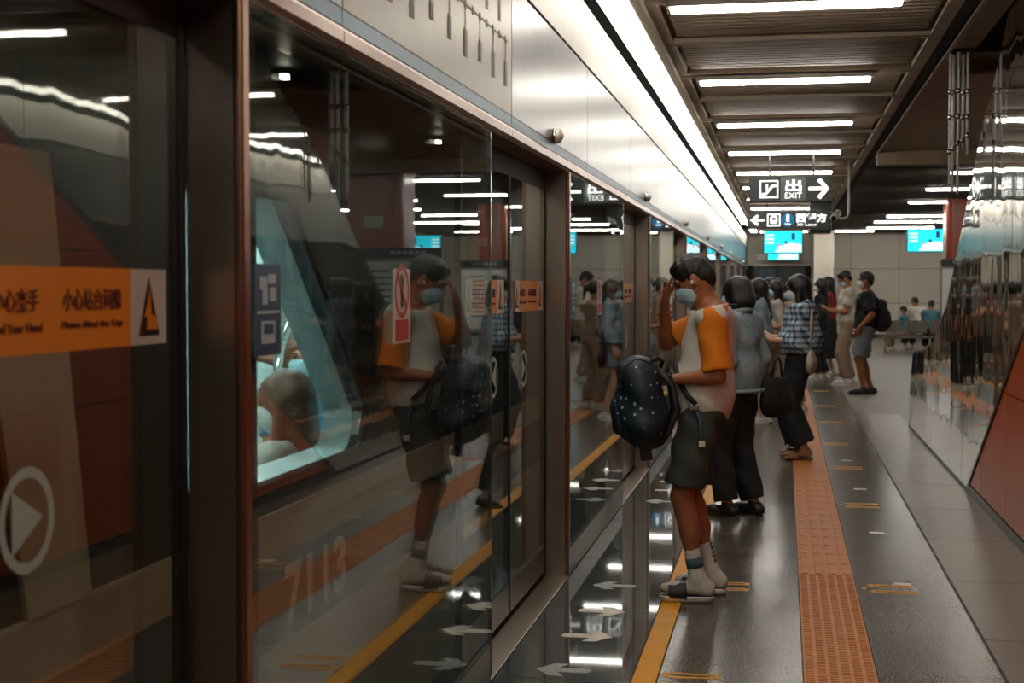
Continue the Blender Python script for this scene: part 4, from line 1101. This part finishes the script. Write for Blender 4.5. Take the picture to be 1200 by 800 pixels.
for sd in (1, -1):
    F = Field(.008); sh, el = hr.arm[sd][:2]
    F.cap(hr.T((sd * .075, -.03, 1.425)), sh, .052, .070, k=.04).cap(sh, sh + (el - sh) * (.9 if sd < 0 else .8), .068, .077, k=.04, flat=True)
    up = hr.Rb @ V3(0, 0, 1); F.cut(hr.T((0, -.02, 1.43)), unit(hr.Rb @ V3(0, .35, 1)))
    F.cut(hr.T((sd * .055, 0, 1.3)), (-sd, 0, .35))
    sob('sleeve', F.mesh('sleeve', fold=.006, seed=9), 'cloth_orange', hero)['label'] = 'orange raglan sleeve'
F = Field(.006)
wr = hr.arm[-1][2]; hd = unit(hr.arm[-1][2] - hr.arm[-1][1])
w = obj('wristwatch', tb([tuple(wr - hd * .03), tuple(wr - hd * .008)], .0325, 16), 'strap_black', hero, True)
obj('watch_face', tb([tuple(wr - hd * .019 + V3(-.028, 0, .004)), tuple(wr - hd * .019 + V3(-.038, 0, .004))], .017, 14), 'phone', w)
e = bmesh.new(); ball(e, tuple(hr.Hd((-.083, .006, 1.572))), (.008, .009, .011), 10); obj('earbud', e, 'mask_white', hero, True)
loop = [tuple(hr.T((.075 * math.cos(a), -.03 + .085 * math.sin(a), 1.435 + .012 * -math.sin(a)))) for a in [2 * PI * i / 24 for i in range(24)]]
obj('neck_cord', tb(loop, .0035, 6, True), 'strap_black', hero, True)
for sd in (1, -1):
    hip, kn, an, fd = hr.leg[sd]; u = unit(kn - an)
    if sd < 0: obj('sock_patch', tb([tuple(an + u * .055), tuple(an + u * .105)], .0425, 18), 'sock_mark', hero, True)
    else:
        for i in range(5): obj('sock_letter', bx(-.012, .012, -.004, .004, -.007, .007), 'strap_black', hero).location = tuple(an + u * (.06 + .022 * i) + V3(-.012, -.039, 0))

# backpack he holds in front of him
mp = mat('backpack_print', '#10222b', .55, var=.2, vscale=12, bump=.2, bscale=50)
nt = mp.node_tree; N = nt.nodes; L = nt.links
vo = N.new('ShaderNodeTexVoronoi'); vo.inputs['Scale'].default_value = 34; L.new(N['Texture Coordinate'].outputs['Object'], vo.inputs['Vector'])
th = N.new('ShaderNodeMath'); th.operation = 'LESS_THAN'; th.inputs[1].default_value = .26; L.new(vo.outputs['Distance'], th.inputs[0])
sc_ = N.new('ShaderNodeSeparateColor'); L.new(vo.outputs['Color'], sc_.inputs[0])
g2 = N.new('ShaderNodeMath'); g2.operation = 'GREATER_THAN'; g2.inputs[1].default_value = .6; L.new(sc_.outputs[0], g2.inputs[0])
ml = N.new('ShaderNodeMath'); ml.operation = 'MULTIPLY'; L.new(th.outputs[0], ml.inputs[0]); L.new(g2.outputs[0], ml.inputs[1])
mxc = N.new('ShaderNodeMix'); mxc.data_type = 'RGBA'; L.new(ml.outputs[0], mxc.inputs[0])
old = N['Principled BSDF'].inputs['Base Color'].links[0].from_socket; L.new(old, mxc.inputs[6]); mxc.inputs[7].default_value = lin('#8fa9ad'); L.new(mxc.outputs[2], N['Principled BSDF'].inputs['Base Color'])
bp = thing('backpack', 'dark speckled backpack held in front of the young man', 'backpack', (-.675, 7.12, .80), D(8))
bp.rotation_euler = (0, D(-6), D(8))
F = Field(.008)
F.cap((0, 0, .11), (-.01, 0, .34), .118, .095, k=.05, sc=(1.0, 1.3, 1)).cap((.02, 0, .07), (.03, 0, .33), .10, .085, k=.05, sc=(1, 1.35, 1)).cap((-.07, 0, .1), (-.075, 0, .22), .065, .06, k=.03, sc=(1, 1.5, 1))
sob('main_body', F.mesh('main_body', fold=.008, seed=2), 'backpack_print', bp)
F = Field(.008); F.cap((-.115, -.0, .10), (-.115, 0, .20), .05, .045, k=.02, sc=(.8, 1.7, 1)); sob('front_pocket', F.mesh('front_pocket', fold=.004), 'backpack_print', bp)
obj('zip', tb([(-.1, -.12, .30), (-.07, -.115, .39), (0, -.1, .43), (.07, -.09, .40)], .005, 6), 'strap_black', bp)
obj('carry_handle', tb([(.06, -.05, .40), (.10, -.04, .42), (.13, 0, .40), (.12, .04, .37), (.09, .05, .35)], .011, 8), 'strap_black', bp, True)
for s in (-1, 1): obj('shoulder_strap', tb([(.1, s * .08, .36), (.16, s * .09, .28), (.17, s * .1, .16), (.12, s * .11, .05), (.08, s * .1, .0)], [.016, .018, .018, .012, .01], 8), 'strap_black', bp, True)
obj('strap_end', bx(-.03, .03, -.06, -.045, -.08, .06, bev=.004), 'strap_black', bp)
sb = thing('sling_bag', 'small black sling bag at the hip of the man with orange sleeves', 'bag', (-.42, 7.52, .95))
F = Field(.01); F.cap((-.08, 0, 0), (.08, 0, 0), .07, .07, k=.03, sc=(1, .6, 1.2)); sob('pouch', F.mesh('pouch', fold=.004), 'cloth_black', sb)
obj('strap', tb([(-.115, -.29, .24), (-.085, -.375, .15), (-.04, -.42, .09), (.0, -.43, .05)], .014, 8), 'strap_black', sb, True)
obj('buckle', bx(-.03, .015, -.435, -.415, .02, .05, bev=.004), 'metal_small', sb)
obj('lanyard', tb([(0, -.42, .03), (.02, -.425, -.03), (.025, -.42, -.1), (.03, -.42, -.13)], .009, 8), 'sock_mark', sb, True)
obj('tag', bx(.015, .045, -.43, -.415, -.16, -.13, bev=.003), 'sticker_white', sb)

def bag(name, lab, loc, size, m, rz=0., handle=.14):
    t = thing(name, lab, 'bag', loc, rz); w, d, h = size
    F = Field(.012); F.cap((-w / 2, 0, -h * .2), (w / 2, 0, -h * .2), h * .42, h * .42, k=.03, sc=(1, d / h, 1)).cap((-w * .42, 0, h * .15), (w * .42, 0, h * .15), h * .32, h * .32, k=.05, sc=(1, d / h * .8, 1)); sob('pouch', F.mesh('pouch', fold=.004), m, t)
    obj('strap', tb([(-w * .35, 0, h * .4), (-w * .2, 0, h * .4 + handle * .8), (0, 0, h * .4 + handle), (w * .2, 0, h * .4 + handle * .8), (w * .35, 0, h * .4)], .009, 8), 'strap_black' if m != 'bag_cream' else m, t, True)
    obj('clasp', bx(-.02, .02, -d * .5, -d * .42, -.01, .02), 'metal_small', t)
    return t
def phone(lab, loc, rot):
    t = thing('phone', lab, 'phone', loc); t.rotation_euler = rot
    obj('case', bx(-.037, .037, -.075, .075, -.004, .004, bev=.003), 'phone', t); obj('screen', bx(-.033, .033, -.07, .07, .0041, .005), 'phone_screen', t)

HOLD = dict(armR=dict(to=(.06, .27, 1.12), pole=(.5, -1, -.6), hand=(-.3, 1, .3), palm=(-.6, 0, 1), curl=.5), armL=dict(to=(-.10, .25, 1.10), pole=(-.5, -1, -.6), hand=(.4, 1, .3), palm=(.4, 0, 1), curl=.5))
HOLD1 = dict(armR=dict(to=(.06, .27, 1.14), pole=(.5, -1, -.6), hand=(-.3, 1, .3), palm=(-.6, 0, 1), curl=.5))
def pz(*a, **k):
    d = {}
    for x in a: d.update(x)
    d.update(k); return d
person('person with bobbed black hair in a pale denim jacket, seen from behind', (-.31, 10.03, 0), D(60), 1.65, hairst='bob', skin='skin_pale', res=.011, pose=pz(female=True, head=(.15, .1)),
    wear=[('top', 'cloth_denim', dict(hem=.875, e=.03, sleeve=1.9, neck=1.46, flare=.012, name='jacket')), ('bottom', 'cloth_black', dict(upto=1.93, r=(.105, .088)))], shoes='shoe_black')
person('woman with long black hair in denim jacket and shorts with white sneakers', (-.27, 17.0, 0), D(82), 1.69, hairst='long', skin='skin_pale', res=.013, pose=pz(HOLD1, female=True, head=(.3, 0)),
    wear=[('top', 'cloth_denim_dark', dict(hem=.93, e=.028, sleeve=1.9, name='jacket')), ('bottom', 'cloth_denim', dict(upto=.6, r=(.1, .098)))], shoes='shoe_white')
bag('handbag', 'dark red leather bag hanging beside the woman in denim shorts', (-.20, 16.75, .80), (.26, .12, .26), 'leather_red', D(90), .2)
bag('tote_bag', 'black bag between the denim jacket and the plaid shirt', (-.04, 10.2, .83), (.2, .12, .26), 'cloth_black', D(60), .16)
person('woman in blue plaid blouse and wide black trousers looking at a phone', (.15, 13.42, .0065), D(82), 1.69, hairst='long', mask='mask_white', skin='skin_pale', res=.011, pose=pz(HOLD, female=True, head=(.28, 0), feet={1: dict(to=(.09, .01, .107)), -1: dict(to=(-.09, -.06, .107))}),
    wear=[('bottom', 'cloth_black', dict(upto=1.88, r=(.115, .122), waist=1.06, fold=.01)), ('top', 'cloth_plaid', dict(hem=.97, e=.055, sleeve=1.3, flare=.03, sflare=.03, name='blouse', fold=.014))], shoes='sandal_tan', shoe='sandal')
phone('phone in the hands of the woman in plaid', (-.22, 13.41, 1.19), (D(35), 0, D(82)))
bag('shoulder_bag', 'cream shoulder bag at the hip of the woman in plaid', (.25, 13.17, .93), (.24, .1, .2), 'bag_cream', D(85), .36)
person('man in black T-shirt and grey shorts with a black backpack', (1.2, 21.9, 0), D(88), 1.81, res=.014, skin='skin_tan', mask='mask_white', pose=dict(armL=dict(to=(-.21, .09, .93), pole=(-.4, -1, 0), hand=(.3, .3, -1), curl=.5), girth=1.08),
    wear=[('bottom', 'cloth_grey', dict(upto=.9, r=(.11, .11))), ('top', 'cloth_black', dict(hem=.86, e=.03, sleeve=.8, sflare=.02))], shoes='shoe_black')
b5 = thing('backpack', 'black backpack on the back of the man in black T-shirt', 'backpack', (1.43, 21.9, 1.2))
F = Field(.014); F.cap((0, 0, -.16), (-.01, 0, .12), .12, .10, k=.04, sc=(.95, 1.3, 1)).cap((.08, 0, -.14), (.07, 0, 0), .07, .06, k=.03, sc=(1, 1.5, 1)); sob('main_body', F.mesh('main_body', fold=.006), 'cloth_black', b5)
for s in (-1, 1): obj('shoulder_strap', tb([(-.05, s * .1, .2), (-.18, s * .14, .33), (-.36, s * .14, .2), (-.36, s * .15, .0), (-.1, s * .14, -.18)], .018, 8), 'strap_black', b5, True)
person('tall man in white shirt and light trousers looking down at his phone', (1.02, 23.95, 0), D(90), 1.87, res=.016, skin='skin', pose=pz(HOLD, head=(.5, 0)),
    wear=[('bottom', 'cloth_beige', dict(upto=1.92, r=(.095, .07))), ('top', 'cloth_white', dict(hem=.87, e=.025, sleeve=.7, sflare=.02))], shoes='shoe_white')
person('woman in red top and long black skirt with long hair', (.80, 26.6, 0), D(84), 1.78, res=.016, hairst='long', skin='skin_pale', mask='mask_white', pose=pz(HOLD, female=True, head=(.2, 0)),
    wear=[('skirt', 'cloth_black', dict(hem=.3)), ('top', 'cloth_red', dict(hem=.95, sleeve=1.5))], shoes='shoe_white')
person('person dressed all in black just behind the plaid blouse', (.62, 25.2, 0), D(80), 1.74, res=.016, hairst='long', mask='mask_white', pose=pz(female=True), wear=[('bottom', 'cloth_black', dict(upto=1.9, r=(.1, .09))), ('top', 'cloth_black', dict(sleeve=1.5))], shoes='shoe_white')
person('woman in beige blouse with blue mask facing the plaid blouse', (.12, 18.4, .0065), D(70), 1.66, res=.016, hairst='ponytail', skin='skin', pose=pz(HOLD, female=True, head=(.3, 0)), wear=[('bottom', 'cloth_beige', dict(upto=1.9, r=(.1, .085))), ('top', 'cloth_beige', dict(sleeve=1.4, hem=.9))], shoes='shoe_white')
person('woman in white blouse between the two denim jackets', (-.12, 19.8, 0), D(100), 1.68, res=.016, hairst='long', mask='mask_blue', pose=pz(HOLD1, female=True), wear=[('bottom', 'cloth_tan', dict(upto=1.9, r=(.1, .085))), ('top', 'cloth_white', dict(sleeve=1.3, hem=.9))], shoes='shoe_white')
person('person in black dress with a phone beside the denim shorts', (-.43, 18.6, 0), D(95), 1.66, res=.016, hairst='bob', pose=pz(HOLD, female=True), wear=[('skirt', 'cloth_black', dict(hem=.45)), ('top', 'cloth_black', dict(sleeve=.8))], shoes='shoe_white')
bag('shopping_bag', 'grey-brown bag in the hand of the person in black dress', (-.38, 18.32, .62), (.24, .12, .3), 'bag_grey', D(90), .2)
crowd = [(-.42, 22.3, 85, 1.70, 'short', 'cloth_tan', 'cloth_beige', 'man in brown shirt waiting near the screens'), (.15, 22.9, 95, 1.72, 'bob', 'cloth_black', 'cloth_black', 'person in black with a bob haircut in the crowd'),
    (-.2, 24.8, 80, 1.76, 'short', 'cloth_grey', 'cloth_black', 'man in grey shirt in the middle of the queue'), (.3, 28.4, 100, 1.75, 'ponytail', 'cloth_beige', 'cloth_denim', 'woman with ponytail in pale top and jeans'),
    (-.45, 27.2, 90, 1.72, 'long', 'cloth_white', 'cloth_black', 'long-haired woman in white standing near the far screens'), (-.1, 30.5, 85, 1.78, 'short', 'cloth_black', 'cloth_beige', 'man in black shirt and pale trousers down the platform'),
    (.5, 31.8, 95, 1.73, 'short', 'cloth_teal', 'cloth_black', 'man in teal shirt down the platform'), (-.4, 34.0, 80, 1.7, 'bob', 'cloth_red', 'cloth_black', 'person in dark red farthest down the queue')]
for x, y, yw_, h, st, c1, c2, lab in crowd:
    person(lab, (x, y, .0065 if -.1 < x < .55 else 0), D(yw_), h, res=.019, hairst=st, pose=pz(HOLD1, female=st != 'short', head=(.2, 0)), wear=[('bottom', c2, dict(upto=1.9, r=(.1, .08))), ('top', c1, dict(sleeve=.8))], shoes='shoe_white', fat=1.35)
# seated beyond the escalator
SIT = dict(root=(0, 0, -.38), feet={1: dict(to=(.11, .42, .085), pole=(0, .5, 1)), -1: dict(to=(-.11, .42, .085), pole=(0, .5, 1))}, armR=dict(to=(.12, .3, .98), hand=(-.2, 1, 0)), armL=dict(to=(-.12, .3, .98), hand=(.2, 1, 0)))
def sitter(lab, loc, yw_, h, st, c1, c2, **k):
    person(lab, loc, D(yw_), h, res=.019, hairst=st, pose=pz(SIT, head=(.3, 0), **k), wear=[('bottom', c2, dict(upto=1.8, r=(.1, .08))), ('top', c1, dict(sleeve=.8, hem=.93))], shoes='shoe_white', fat=1.35)
sitter('child in pale green sitting at the edge of the seated group', (2.98, 37.2, 0), 60, 1.45, 'short', 'cloth_teal', 'cloth_beige')
sitter('person in white shirt leaning forward in the seated group', (3.38, 37.6, 0), 30, 1.78, 'short', 'cloth_white', 'cloth_black', lean=.25)
sitter('person in grey-blue shirt on the steel bench with back turned', (3.55, 36.2, 0), 0, 1.68, 'short', 'cloth_teal', 'cloth_black', lean=.15)
sitter('person in red on the end of the steel bench', (4.05, 36.2, 0), 0, 1.65, 'bob', 'cloth_red', 'cloth_black')
# in the train
sitter_pose = pz(SIT, head=(.15, .3), female=True)
t, r = person('passenger with brown hair and white T-shirt sitting at the train window', (-1.86, 5.2, -.05), D(80), 1.68, res=.012, hairst='long', hairm='hair_brown', mask='mask_white', pose=sitter_pose, wear=[('bottom', 'cloth_black', dict(upto=1.8, r=(.1, .08))), ('top', 'cloth_white', dict(sleeve=.8, hem=.93))])
obj('bag_strap', tb([tuple(r.T((.10, .12, 1.2))), tuple(r.T((.12, .06, 1.42))), tuple(r.T((.1, -.07, 1.43))), tuple(r.T((.06, -.15, 1.25))), tuple(r.T((0, -.16, 1.05)))], .012, 8), 'sandal_tan', t, True)
person('standing passenger in grey shirt inside the train', (-2.75, 7.9, .02), D(120), 1.74, res=.016, hairst='short', pose=pz(HOLD1), wear=[('bottom', 'cloth_black', {}), ('top', 'cloth_grey', dict(sleeve=.8))])
person('passenger with brown hair and blue top sitting across the train', (-2.55, 7.35, .02), D(200), 1.66, res=.016, hairst='long', hairm='hair_brown', pose=pz(SIT, female=True), wear=[('bottom', 'cloth_black', {}), ('top', 'train_seat', dict(sleeve=.8))])
obj('folding_seat', bx(-2.8, -2.3, 7.2, 7.7, .02, .46, bev=.03), 'train_seat', train).location = (-XT, -4.3, 0)
